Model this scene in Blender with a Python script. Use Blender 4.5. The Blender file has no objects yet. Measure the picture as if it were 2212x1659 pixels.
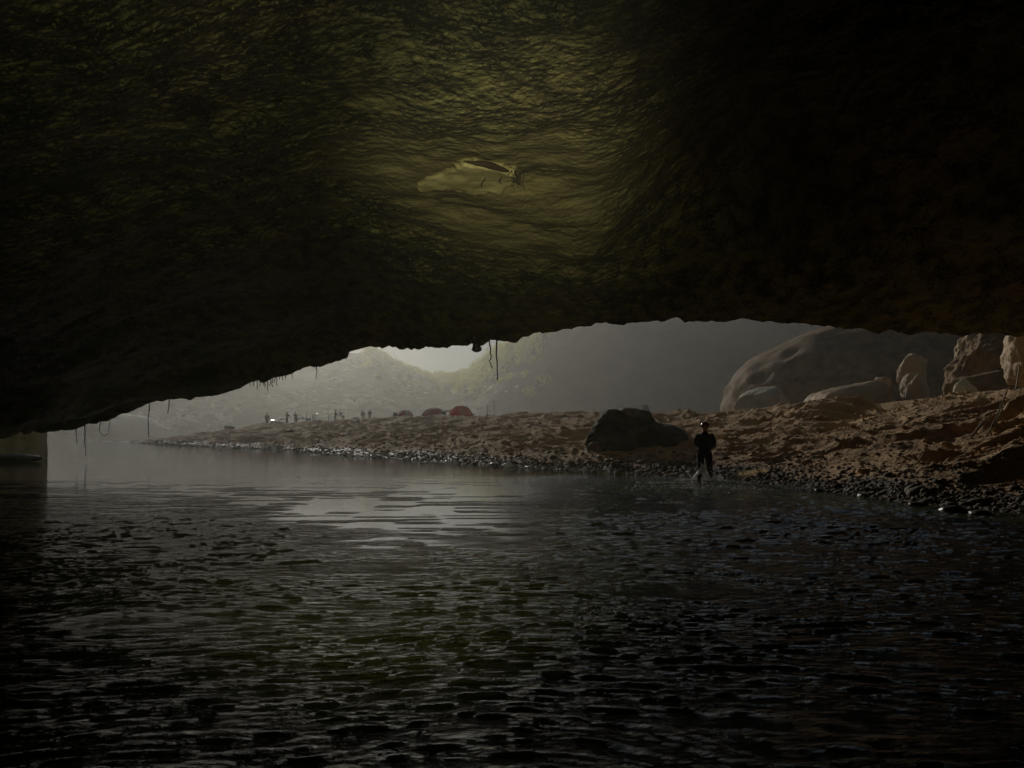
import bpy, math, random
import numpy as np
from mathutils import Vector, Matrix

# ------------------------------------------------------------------ camera, sky, sun, exposure
S = bpy.context.scene
COL = S.collection
R = math.radians
SUN_AZ, SUN_EL = -18.0, 17.0
cam_d = bpy.data.cameras.new('camera')
cam_d.sensor_width = 36.0
cam_d.lens = 27.72
cam_d.shift_y = 0.0432
cam_d.clip_start = 0.05
cam_d.clip_end = 2000
cam = bpy.data.objects.new('camera', cam_d)
cam.location = (0, 0, 1.6)
cam.rotation_euler = (R(90), 0, 0)
COL.objects.link(cam)
S.camera = cam

W = bpy.data.worlds.new('World')
S.world = W
W.use_nodes = True
sky = W.node_tree.nodes.new('ShaderNodeTexSky')
sky.sky_type = 'NISHITA'
sky.sun_disc = False
sky.sun_elevation = R(SUN_EL)
sky.sun_rotation = R(SUN_AZ)
sky.air_density = 0.75
sky.dust_density = 0.15
sky.ozone_density = 0.3
W.node_tree.links.new(sky.outputs[0], W.node_tree.nodes['Background'].inputs[0])
W.node_tree.nodes['Background'].inputs[1].default_value = 0.05
sl = bpy.data.lights.new('sun', 'SUN')
sl.energy = 5.0
sl.angle = R(0.5)
sl.color = (1.0, 0.94, 0.84)
so = bpy.data.objects.new('sun', sl)
TOSUN = Vector((math.sin(R(SUN_AZ)) * math.cos(R(SUN_EL)), math.cos(R(SUN_AZ)) * math.cos(R(SUN_EL)), math.sin(R(SUN_EL))))
so.rotation_euler = TOSUN.to_track_quat('Z', 'Y').to_euler()
so.location = (-20, 60, 60)
COL.objects.link(so)
S.view_settings.view_transform = 'Standard'
S.view_settings.look = 'None'
S.view_settings.gamma = 1
S.view_settings.use_curve_mapping = False
S.view_settings.exposure = -1.85
S.render.engine = 'CYCLES'
cy = S.cycles
cy.use_denoising = True
cy.max_bounces = 6
cy.diffuse_bounces = 3
cy.glossy_bounces = 3
cy.transmission_bounces = 3
cy.volume_bounces = 1
cy.transparent_max_bounces = 8
cy.volume_step_rate = 4
cy.sample_clamp_indirect = 3
cy.use_adaptive_sampling = True
cy.adaptive_threshold = 0.01

HAZE = 0.00098

# ------------------------------------------------------------------ helpers
rng = np.random.default_rng(7)
random.seed(11)


def tag(o, label=None, cat=None, group=None, kind=None):
    if label: o['label'] = label
    if cat: o['category'] = cat
    if group: o['group'] = group
    if kind: o['kind'] = kind
    return o


def link(name, me, mat=None, parent=None, smooth=False):
    o = bpy.data.objects.new(name, me)
    COL.objects.link(o)
    if mat is not None and len(me.materials) == 0:
        me.materials.append(mat)
    if parent is not None:
        o.parent = parent
    if smooth:
        me.polygons.foreach_set('use_smooth', np.ones(len(me.polygons), bool))
    return o


def mesh(name, v, f, mat=None, parent=None, smooth=False):
    me = bpy.data.meshes.new(name)
    v = np.asarray(v, np.float32)
    if isinstance(f, np.ndarray):
        n, k = f.shape
        me.vertices.add(len(v))
        me.vertices.foreach_set('co', v.ravel())
        me.loops.add(n * k)
        me.polygons.add(n)
        me.loops.foreach_set('vertex_index', f.astype(np.int32).ravel())
        me.polygons.foreach_set('loop_start', np.arange(0, n * k, k, dtype=np.int32))
        me.polygons.foreach_set('loop_total', np.full(n, k, np.int32))
        me.update(calc_edges=True)
    else:
        me.from_pydata([tuple(map(float, p)) for p in v], [], f)
        me.update()
    return link(name, me, mat, parent, smooth)


def empty(name, loc=(0, 0, 0), rz=0):
    o = bpy.data.objects.new(name, None)
    o.empty_display_size = 0.2
    o.location = loc
    o.rotation_euler = (0, 0, rz)
    COL.objects.link(o)
    return o


def _h(ix, iy, iz, seed):
    n = (ix * 73856093) ^ (iy * 19349663) ^ (iz * 83492791) ^ (seed * 2654435 + 1013)
    n = n & 0x7fffffff
    n = ((n ^ (n >> 13)) * 1274126177) & 0x7fffffff
    n = (n ^ (n >> 16)) & 0xffff
    return n.astype(np.float64) / 32767.5 - 1.0


def vn(x, y, z=0.0, seed=0):
    """smooth value noise, about -1..1"""
    x = np.asarray(x, np.float64)
    y = np.asarray(y, np.float64) + np.zeros_like(x)
    z = np.asarray(z, np.float64) + np.zeros_like(x)
    fx, fy, fz = np.floor(x), np.floor(y), np.floor(z)
    ix, iy, iz = fx.astype(np.int64), fy.astype(np.int64), fz.astype(np.int64)
    tx, ty, tz = x - fx, y - fy, z - fz
    tx = tx * tx * tx * (tx * (tx * 6 - 15) + 10)
    ty = ty * ty * ty * (ty * (ty * 6 - 15) + 10)
    tz = tz * tz * tz * (tz * (tz * 6 - 15) + 10)
    o = 0
    for a in (0, 1):
        for b in (0, 1):
            for c in (0, 1):
                w = (tx if a else 1 - tx) * (ty if b else 1 - ty) * (tz if c else 1 - tz)
                o = o + w * _h(ix + a, iy + b, iz + c, seed)
    return o


def fbm(x, y, z=0.0, oct=4, seed=0, gain=0.5):
    a, f, o, t = 1.0, 1.0, 0, 0
    for i in range(oct):
        o = o + a * vn(np.asarray(x) * f + 17.3 * i, np.asarray(y) * f + 5.1 * i, np.asarray(z) * f, seed + i)
        t += a
        a *= gain
        f *= 2.03
    return o / t


def sst(a, b, x):
    t = np.clip((x - a) / (b - a), 0, 1)
    return t * t * (3 - 2 * t)


CX, HZ, F = 1106.0, 925.0, 1703.0


def P(px, row, Y):
    """a point of the place from its bearing and its depth"""
    return Vector(((px - CX) / F * Y, Y, 1.6 + (HZ - row) / F * Y))


def tube(pts, rad, n=6, cap=True):
    """mesh data of a bent tapered bar"""
    v, f = [], []
    pts = [Vector(p) for p in pts]
    if not hasattr(rad, '__len__'):
        rad = [rad] * len(pts)
    for i, p in enumerate(pts):
        d = (pts[min(i + 1, len(pts) - 1)] - pts[max(i - 1, 0)])
        d.normalize()
        a = d.cross(Vector((0, 0, 1)) if abs(d.z) < 0.9 else Vector((1, 0, 0))).normalized()
        b = d.cross(a)
        for k in range(n):
            t = 2 * math.pi * k / n
            v.append(tuple(p + (a * math.cos(t) + b * math.sin(t)) * rad[i]))
    for i in range(len(pts) - 1):
        for k in range(n):
            f.append((i * n + k, i * n + (k + 1) % n, (i + 1) * n + (k + 1) % n, (i + 1) * n + k))
    if cap:
        f.append(tuple(range(n - 1, -1, -1)))
        f.append(tuple((len(pts) - 1) * n + k for k in range(n)))
    return v, f


def boxd(c, s, rz=0.0, tx=0.0):
    v = []
    M = Matrix.Rotation(rz, 3, 'Z') @ Matrix.Rotation(tx, 3, 'X')
    for z in (-.5, .5):
        for y in (-.5, .5):
            for x in (-.5, .5):
                v.append(tuple(Vector(c) + M @ Vector((x * s[0], y * s[1], z * s[2]))))
    return v, [(0, 2, 3, 1), (4, 5, 7, 6), (0, 1, 5, 4), (2, 6, 7, 3), (0, 4, 6, 2), (1, 3, 7, 5)]


def lathe(prof, c=(0, 0, 0), n=16, sx=1.0, sy=1.0):
    v, f = [], []
    for (r, z) in prof:
        for k in range(n):
            t = 2 * math.pi * k / n
            v.append((c[0] + r * math.cos(t) * sx, c[1] + r * math.sin(t) * sy, c[2] + z))
    for i in range(len(prof) - 1):
        for k in range(n):
            f.append((i * n + k, i * n + (k + 1) % n, (i + 1) * n + (k + 1) % n, (i + 1) * n + k))
    f.append(tuple(range(n - 1, -1, -1)))
    f.append(tuple((len(prof) - 1) * n + k for k in range(n)))
    return v, f


def join(*ds):
    v, f = [], []
    for (a, b) in ds:
        o = len(v)
        v += list(a)
        f += [tuple(i + o for i in q) for q in b]
    return v, f


def part(name, d, mat, parent=None, smooth=False):
    return mesh(name, d[0], d[1], mat, parent, smooth)


# ------------------------------------------------------------------ materials
def mat(name, col, rough=0.8, spec=0.5, noise=None, col2=None, bump=None, metallic=0, extra=None):
    m = bpy.data.materials.new(name)
    m.use_nodes = True
    nt = m.node_tree
    b = nt.nodes['Principled BSDF']
    b.inputs['Base Color'].default_value = (*col, 1)
    b.inputs['Roughness'].default_value = rough
    b.inputs['Specular IOR Level'].default_value = spec
    b.inputs['Metallic'].default_value = metallic
    tc = nt.nodes.new('ShaderNodeTexCoord')
    if noise:
        n = nt.nodes.new('ShaderNodeTexNoise')
        n.inputs['Scale'].default_value = noise
        n.inputs['Detail'].default_value = 5
        nt.links.new(tc.outputs['Object'], n.inputs['Vector'])
        r = nt.nodes.new('ShaderNodeValToRGB')
        r.color_ramp.elements[0].position = 0.35
        r.color_ramp.elements[1].position = 0.68
        r.color_ramp.elements[0].color = (*col, 1)
        r.color_ramp.elements[1].color = (*(col2 or [c * 0.6 for c in col]), 1)
        nt.links.new(n.outputs['Fac'], r.inputs['Fac'])
        nt.links.new(r.outputs['Color'], b.inputs['Base Color'])
    if bump:
        n2 = nt.nodes.new('ShaderNodeTexNoise')
        n2.inputs['Scale'].default_value = bump[0]
        n2.inputs['Detail'].default_value = 6
        nt.links.new(tc.outputs['Object'], n2.inputs['Vector'])
        bu = nt.nodes.new('ShaderNodeBump')
        bu.inputs['Strength'].default_value = 1.0
        bu.inputs['Distance'].default_value = bump[1]
        nt.links.new(n2.outputs['Fac'], bu.inputs['Height'])
        nt.links.new(bu.outputs['Normal'], b.inputs['Normal'])
    return m


M_LIME = mat('limestone', (0.75, 0.69, 0.54), 0.85, 0.3, 0.7, (0.48, 0.43, 0.32), (3.0, 0.12))
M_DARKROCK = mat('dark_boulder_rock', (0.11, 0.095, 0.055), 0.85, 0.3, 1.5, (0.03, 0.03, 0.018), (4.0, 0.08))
M_STONE = mat('river_stone', (0.20, 0.155, 0.10), 0.7, 0.35, 6.0, (0.09, 0.075, 0.05), (9.0, 0.03))
M_LIME2 = mat('brown_limestone', (0.31, 0.20, 0.10), 0.85, 0.3, 0.9, (0.15, 0.10, 0.05), (4.0, 0.10))
M_PALE = mat('pale_flowstone', (0.82, 0.74, 0.58), 0.6, 0.4, 1.2, (0.50, 0.42, 0.28), (2.5, 0.06))
M_FLOW = mat('flowstone', (0.56, 0.40, 0.23), 0.7, 0.4, 0.5, (0.34, 0.24, 0.13), (2.5, 0.10))
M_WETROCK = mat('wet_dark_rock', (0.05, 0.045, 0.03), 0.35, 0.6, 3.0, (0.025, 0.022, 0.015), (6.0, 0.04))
M_HILL = mat('hill_rock', (0.075, 0.075, 0.045), 0.95, 0.2, 0.15, (0.04, 0.045, 0.025), (0.8, 0.5))
M_WOOD = mat('dead_wood', (0.035, 0.026, 0.018), 0.9, 0.2)
M_BAMBOO = mat('bamboo', (0.36, 0.27, 0.16), 0.6, 0.4, 9.0)
M_DARKC = mat('dark_cloth', (0.009, 0.010, 0.011), 0.8, 0.2)
M_BLUEC = mat('navy_cloth', (0.02, 0.03, 0.06), 0.8, 0.2)
M_SKIN = mat('skin', (0.30, 0.17, 0.11), 0.55, 0.4)
M_HAIR = mat('hair', (0.012, 0.01, 0.009), 0.5, 0.4)
M_HELM = mat('red_helmet_shell', (0.18, 0.012, 0.010), 0.25, 0.5)
M_TENTR = mat('red_tent_fabric', (0.75, 0.02, 0.03), 0.6, 0.3)
M_TENTD = mat('maroon_tent_fabric', (0.40, 0.04, 0.04), 0.6, 0.3)
M_FOAM_AND_GLINTS = mat('white_water_and_glints', (0.8, 0.8, 0.78), 0.35, 0.5)
for m_ in (M_TENTR, M_TENTD, M_FOAM_AND_GLINTS):        # thin cloth and spray let light through
    nt = m_.node_tree
    tr = nt.nodes.new('ShaderNodeBsdfTranslucent')
    tr.inputs['Color'].default_value = m_.node_tree.nodes['Principled BSDF'].inputs['Base Color'].default_value[:]
    mx = nt.nodes.new('ShaderNodeMixShader')
    mx.inputs[0].default_value = 0.45
    nt.links.new(nt.nodes['Principled BSDF'].outputs[0], mx.inputs[1])
    nt.links.new(tr.outputs[0], mx.inputs[2])
    nt.links.new(mx.outputs[0], nt.nodes['Material Output'].inputs['Surface'])
M_TARP = mat('cream_tarp', (0.75, 0.70, 0.55), 0.5, 0.4)
M_WHITE = mat('white_plastic', (0.8, 0.8, 0.78), 0.35, 0.5)
M_METAL = mat('pot_metal', (0.6, 0.6, 0.6), 0.22, 0.5, metallic=1.0)
M_BLUEP = mat('blue_plastic', (0.02, 0.22, 0.55), 0.35, 0.5)
M_DKP = mat('dark_green_fabric', (0.04, 0.055, 0.045), 0.7, 0.3)
M_CRATE = mat('crate_board', (0.10, 0.07, 0.05), 0.8, 0.2)
M_LEAF = mat('leaf', (0.12, 0.14, 0.02), 0.6, 0.3)
nt = M_LEAF.node_tree
tr = nt.nodes.new('ShaderNodeBsdfTranslucent')
tr.inputs['Color'].default_value = (0.72, 0.72, 0.03, 1)
mx = nt.nodes.new('ShaderNodeMixShader')
mx.inputs[0].default_value = 0.5
nt.links.new(nt.nodes['Principled BSDF'].outputs[0], mx.inputs[1])
nt.links.new(tr.outputs[0], mx.inputs[2])
nt.links.new(mx.outputs[0], nt.nodes['Material Output'].inputs['Surface'])


def ceiling_material():
    m = bpy.data.materials.new('cave_ceiling_rock')
    m.use_nodes = True
    nt = m.node_tree
    N, L = nt.nodes, nt.links
    b = N['Principled BSDF']
    b.inputs['Roughness'].default_value = 0.8
    b.inputs['Specular IOR Level'].default_value = 0.35
    tc = N.new('ShaderNodeTexCoord')
    n1 = N.new('ShaderNodeTexNoise'); n1.inputs['Scale'].default_value = 0.35; n1.inputs['Detail'].default_value = 6
    L.new(tc.outputs['Object'], n1.inputs['Vector'])
    r1 = N.new('ShaderNodeValToRGB')
    e = r1.color_ramp.elements
    e[0].position = 0.3; e[0].color = (0.13, 0.14, 0.045, 1)
    e[1].position = 0.75; e[1].color = (0.22, 0.17, 0.085, 1)
    k = e.new(0.5); k.color = (0.17, 0.165, 0.065, 1)
    L.new(n1.outputs['Fac'], r1.inputs['Fac'])
    # small flecks: green algae and rusty spots
    n2 = N.new('ShaderNodeTexNoise'); n2.inputs['Scale'].default_value = 2.6; n2.inputs['Detail'].default_value = 4
    L.new(tc.outputs['Object'], n2.inputs['Vector'])
    r2 = N.new('ShaderNodeValToRGB')
    e = r2.color_ramp.elements
    e[0].position = 0.66; e[0].color = (0, 0, 0, 1)
    e[1].position = 0.74; e[1].color = (1, 1, 1, 1)
    L.new(n2.outputs['Fac'], r2.inputs['Fac'])
    mA = N.new('ShaderNodeMix'); mA.data_type = 'RGBA'
    mA.inputs[7].default_value = (0.02, 0.11, 0.045, 1)
    L.new(r2.outputs['Color'], mA.inputs[0]); L.new(r1.outputs['Color'], mA.inputs[6])
    n3 = N.new('ShaderNodeTexNoise'); n3.inputs['Scale'].default_value = 1.3; n3.inputs['Detail'].default_value = 5
    mp = N.new('ShaderNodeMapping'); mp.inputs['Location'].default_value = (31, 7, 3)
    L.new(tc.outputs['Object'], mp.inputs[0]); L.new(mp.outputs[0], n3.inputs['Vector'])
    r3 = N.new('ShaderNodeValToRGB')
    e = r3.color_ramp.elements
    e[0].position = 0.6; e[0].color = (0, 0, 0, 1)
    e[1].position = 0.8; e[1].color = (0.8, 0.8, 0.8, 1)
    L.new(n3.outputs['Fac'], r3.inputs['Fac'])
    mB = N.new('ShaderNodeMix'); mB.data_type = 'RGBA'
    mB.inputs[7].default_value = (0.17, 0.075, 0.035, 1)
    L.new(r3.outputs['Color'], mB.inputs[0]); L.new(mA.outputs[2], mB.inputs[6])
    # scallop light and shade put into the colour: dark gaps, thin pale arcs
    mpc = N.new('ShaderNodeMapping'); mpc.inputs['Scale'].default_value = (1.0, 1.5, 1.0)
    L.new(tc.outputs['Object'], mpc.inputs[0])
    nc = N.new('ShaderNodeTexNoise'); nc.inputs['Scale'].default_value = 7.5; nc.inputs['Detail'].default_value = 3
    nc.inputs['Roughness'].default_value = 0.6; nc.inputs['Distortion'].default_value = 0.5
    L.new(mpc.outputs[0], nc.inputs['Vector'])
    nd = N.new('ShaderNodeTexNoise'); nd.inputs['Scale'].default_value = 0.9; nd.inputs['Detail'].default_value = 5
    L.new(tc.outputs['Object'], nd.inputs['Vector'])
    sb = N.new('ShaderNodeMath'); sb.operation = 'SUBTRACT'; sb.inputs[1].default_value = 0.5
    ab = N.new('ShaderNodeMath'); ab.operation = 'ABSOLUTE'
    L.new(nc.outputs['Fac'], sb.inputs[0]); L.new(sb.outputs[0], ab.inputs[0])
    wd = N.new('ShaderNodeMapRange'); wd.inputs['From Min'].default_value = 0.35; wd.inputs['From Max'].default_value = 0.65
    wd.inputs['To Min'].default_value = 0.015; wd.inputs['To Max'].default_value = 0.085
    L.new(nd.outputs['Fac'], wd.inputs['Value'])
    dv0 = N.new('ShaderNodeMath'); dv0.operation = 'DIVIDE'; dv0.use_clamp = True
    L.new(ab.outputs[0], dv0.inputs[0]); L.new(wd.outputs[0], dv0.inputs[1])
    nc2 = N.new('ShaderNodeTexNoise'); nc2.inputs['Scale'].default_value = 2.4; nc2.inputs['Detail'].default_value = 4
    mpd = N.new('ShaderNodeMapping'); mpd.inputs['Scale'].default_value = (1.0, 0.55, 1.0); mpd.inputs['Location'].default_value = (3, 9, 1)
    L.new(tc.outputs['Object'], mpd.inputs[0]); L.new(mpd.outputs[0], nc2.inputs['Vector'])
    rg2 = N.new('ShaderNodeMapRange'); rg2.inputs['From Min'].default_value = 0.44; rg2.inputs['From Max'].default_value = 0.60
    L.new(nc2.outputs['Fac'], rg2.inputs['Value'])
    dv = N.new('ShaderNodeMath'); dv.operation = 'MULTIPLY_ADD'; dv.use_clamp = True; dv.inputs[1].default_value = -0.75
    L.new(rg2.outputs[0], dv.inputs[0]); L.new(dv0.outputs[0], dv.inputs[2])
    mK = N.new('ShaderNodeMix'); mK.data_type = 'RGBA'
    mK.inputs[7].default_value = (0.014, 0.015, 0.009, 1)
    L.new(dv.outputs[0], mK.inputs[0]); L.new(mB.outputs[2], mK.inputs[6])
    mB = mK
    # pool of light painted as a warm tint round a bare scar
    at = N.new('ShaderNodeAttribute'); at.attribute_name = 'glow_tint'
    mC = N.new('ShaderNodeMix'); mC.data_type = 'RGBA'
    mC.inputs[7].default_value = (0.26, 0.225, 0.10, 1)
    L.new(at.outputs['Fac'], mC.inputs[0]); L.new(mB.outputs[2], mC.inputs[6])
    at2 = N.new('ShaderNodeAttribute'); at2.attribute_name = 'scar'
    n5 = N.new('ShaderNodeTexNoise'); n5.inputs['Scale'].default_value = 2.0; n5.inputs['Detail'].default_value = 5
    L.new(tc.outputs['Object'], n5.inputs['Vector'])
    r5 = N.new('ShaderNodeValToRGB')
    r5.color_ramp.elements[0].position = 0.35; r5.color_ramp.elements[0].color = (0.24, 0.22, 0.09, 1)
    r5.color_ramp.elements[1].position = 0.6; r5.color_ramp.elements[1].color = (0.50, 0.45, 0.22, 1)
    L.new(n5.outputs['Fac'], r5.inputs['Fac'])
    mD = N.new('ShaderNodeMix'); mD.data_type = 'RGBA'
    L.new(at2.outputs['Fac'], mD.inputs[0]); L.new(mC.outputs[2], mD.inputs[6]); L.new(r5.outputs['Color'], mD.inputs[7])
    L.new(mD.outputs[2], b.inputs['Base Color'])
    # fine relief: scallops too small for the mesh
    mp2 = N.new('ShaderNodeMapping'); mp2.inputs['Scale'].default_value = (1.0, -1.0, 1.0)
    L.new(tc.outputs['Object'], mp2.inputs[0])
    wv = N.new('ShaderNodeTexWave'); wv.bands_direction = 'Y'; wv.wave_profile = 'SAW'
    wv.inputs['Scale'].default_value = 3.2; wv.inputs['Distortion'].default_value = 14.0
    wv.inputs['Detail'].default_value = 3.0; wv.inputs['Detail Scale'].default_value = 1.6
    L.new(mp2.outputs[0], wv.inputs['Vector'])
    v0 = N.new('ShaderNodeTexNoise'); v0.inputs['Scale'].default_value = 9.0; v0.inputs['Detail'].default_value = 3
    L.new(tc.outputs['Object'], v0.inputs['Vector'])
    v = N.new('ShaderNodeMath'); v.operation = 'MULTIPLY_ADD'; v.inputs[1].default_value = 0.45
    L.new(v0.outputs['Fac'], v.inputs[0]); L.new(wv.outputs['Fac'], v.inputs[2])
    bu = N.new('ShaderNodeBump'); bu.inputs['Distance'].default_value = 0.035
    bu.inputs['Strength'].default_value = 1.0
    mm = N.new('ShaderNodeMath'); mm.operation = 'MULTIPLY_ADD'
    mm.inputs[1].default_value = -0.75; mm.inputs[2].default_value = 1.0
    mm.use_clamp = True
    mo = N.new('ShaderNodeMath'); mo.operation = 'MULTIPLY_ADD'; mo.inputs[1].default_value = -0.65; mo.use_clamp = True
    L.new(at2.outputs['Fac'], mm.inputs[0]); L.new(at.outputs['Fac'], mo.inputs[0]); L.new(mm.outputs[0], mo.inputs[2])
    L.new(mo.outputs[0], bu.inputs['Strength'])
    L.new(v.outputs[0], bu.inputs['Height']); L.new(bu.outputs[0], b.inputs['Normal'])
    return m


def sand_material():
    m = bpy.data.materials.new('river_sand')
    m.use_nodes = True
    nt = m.node_tree
    N, L = nt.nodes, nt.links
    b = N['Principled BSDF']
    tc = N.new('ShaderNodeTexCoord')
    n1 = N.new('ShaderNodeTexNoise'); n1.inputs['Scale'].default_value = 0.8; n1.inputs['Detail'].default_value = 8
    L.new(tc.outputs['Object'], n1.inputs['Vector'])
    r1 = N.new('ShaderNodeValToRGB')
    e = r1.color_ramp.elements
    e[0].position = 0.3; e[0].color = (0.35, 0.220, 0.115, 1)
    e[1].position = 0.7; e[1].color = (0.64, 0.435, 0.245, 1)
    L.new(n1.outputs['Fac'], r1.inputs['Fac'])
    at = N.new('ShaderNodeAttribute'); at.attribute_name = 'wet'
    mx = N.new('ShaderNodeMix'); mx.data_type = 'RGBA'
    mx.inputs[7].default_value = (0.045, 0.038, 0.022, 1)
    L.new(at.outputs['Fac'], mx.inputs[0]); L.new(r1.outputs['Color'], mx.inputs[6])
    L.new(mx.outputs[2], b.inputs['Base Color'])
    rr = N.new('ShaderNodeMapRange')
    rr.inputs['To Min'].default_value = 0.95; rr.inputs['To Max'].default_value = 0.6
    L.new(at.outputs['Fac'], rr.inputs['Value']); L.new(rr.outputs[0], b.inputs['Roughness'])
    b.inputs['Specular IOR Level'].default_value = 0.4
    n2 = N.new('ShaderNodeTexNoise'); n2.inputs['Scale'].default_value = 9; n2.inputs['Detail'].default_value = 6
    L.new(tc.outputs['Object'], n2.inputs['Vector'])
    bu = N.new('ShaderNodeBump'); bu.inputs['Distance'].default_value = 0.06
    L.new(n2.outputs['Fac'], bu.inputs['Height']); L.new(bu.outputs[0], b.inputs['Normal'])
    return m


def water_material():
    m = bpy.data.materials.new('river_water')
    m.use_nodes = True
    nt = m.node_tree
    N, L = nt.nodes, nt.links
    b = N['Principled BSDF']
    b.inputs['Base Color'].default_value = (0.060, 0.066, 0.022, 1)
    b.inputs['Roughness'].default_value = 0.015
    b.inputs['IOR'].default_value = 1.333
    tc = N.new('ShaderNodeTexCoord')
    mp = N.new('ShaderNodeMapping'); mp.inputs['Scale'].default_value = (1.0, 2.0, 1.0)
    L.new(tc.outputs['Object'], mp.inputs[0])
    n = N.new('ShaderNodeTexNoise'); n.inputs['Scale'].default_value = 6.5; n.inputs['Detail'].default_value = 5
    n.inputs['Roughness'].default_value = 0.55
    L.new(mp.outputs[0], n.inputs['Vector'])
    at = N.new('ShaderNodeAttribute'); at.attribute_name = 'chop'
    mu = N.new('ShaderNodeMath'); mu.operation = 'MULTIPLY'
    L.new(n.outputs['Fac'], mu.inputs[0]); L.new(at.outputs['Fac'], mu.inputs[1])
    bu = N.new('ShaderNodeBump'); bu.inputs['Distance'].default_value = 0.12
    L.new(mu.outputs[0], bu.inputs['Height']); L.new(bu.outputs[0], b.inputs['Normal'])
    return m


M_CEIL = ceiling_material()
M_SAND = sand_material()
M_WATER = water_material()

# ------------------------------------------------------------------ the cave roof over the river
LIPX = [-1200, -500, -200, 0, 60, 100, 160, 200, 260, 330, 365, 400, 470, 520, 548, 556, 566, 576, 600, 625, 650, 700, 735, 751, 753, 764, 785, 830, 900, 960, 1005,
        1020, 1040, 1050, 1068, 1098, 1108, 1118, 1125, 1160, 1220, 1280, 1310, 1330, 1400, 1500, 1600, 1700, 1750, 1800, 1850, 1950, 2050, 2150, 2212, 2350, 2600, 2900, 3400]
LIPR = [1200, 1060, 985, 945, 936, 932, 925, 915, 895, 869, 864, 860, 852, 836, 819, 817, 826, 823, 812, 806, 795, 790, 776, 771, 758, 752, 747, 747, 750, 749, 744,
        743, 743, 741, 735, 735, 739, 738, 728, 719, 711, 701, 695, 697, 693, 691, 692, 695, 701, 708, 713, 716, 719, 722, 723, 745, 800, 900, 1150]
LPX = [-1200, 0, 100, 200, 400, 700, 1000, 1300, 1700, 2212, 2900, 3400]
LPY = [20, 33, 36, 39, 42, 42, 36, 30, 26, 24, 21, 20]
_sx = np.arange(-1200, 3401, 5.0)
_k = np.exp(-0.5 * (np.arange(-30, 31) * 5 / 55.0) ** 2)
_sr = np.convolve(np.pad(np.interp(_sx, LIPX, LIPR), 30, 'edge'), _k / _k.sum(), 'valid')


def lip_smooth(px):
    Y = np.interp(px, LPX, LPY)
    return 1.6 + (HZ - np.interp(px, _sx, _sr)) / F * Y



def lip(px):
    Y = np.interp(px, LPX, LPY)
    row = np.interp(px, LIPX, LIPR)
    return Y, 1.6 + (HZ - row) / F * Y


def ceil_h(th, r, X, Y):
    """height of the underside of the roof at bearing th (from +Y towards +X), range r"""
    px = CX + F * np.tan(np.clip(th, -0.93, 0.93))
    Yl, zl = lip(np.clip(px, -1200, 3400))
    back = sst(0.90, 1.25, np.abs(th))
    rl = Yl / np.cos(np.clip(th, -0.93, 0.93))
    rl = rl * (1 - back) + 32 * back
    zl = zl * (1 - back) - 3.0 * back
    zl = np.maximum(zl, -3.0)
    t = r / rl
    zs = lip_smooth(np.clip(px, -1200, 3400)) * (1 - back) - 3.0 * back
    zl = zs + (zl - zs) * sst(0.955, 1.0, t)
    s = np.sin(np.clip(th, -1.5, 1.5))
    Hn = 7.6 + 2.6 * sst(0.05, 0.7, s) - 1.4 * sst(0.1, 0.6, -s)
    tc = np.clip(t, 0, 1)
    z = zl + (Hn - zl) * (1 - tc ** 1.7)
    # on the right the roof arches up before it drops to its lip
    z = z + (1 - back) * 2.6 * sst(0.08, 0.30, th) * np.exp(-((tc - 0.70) / 0.17) ** 2) * (1 - tc ** 8)
    return z, t, rl, zl


SCAR_C = None


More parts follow.
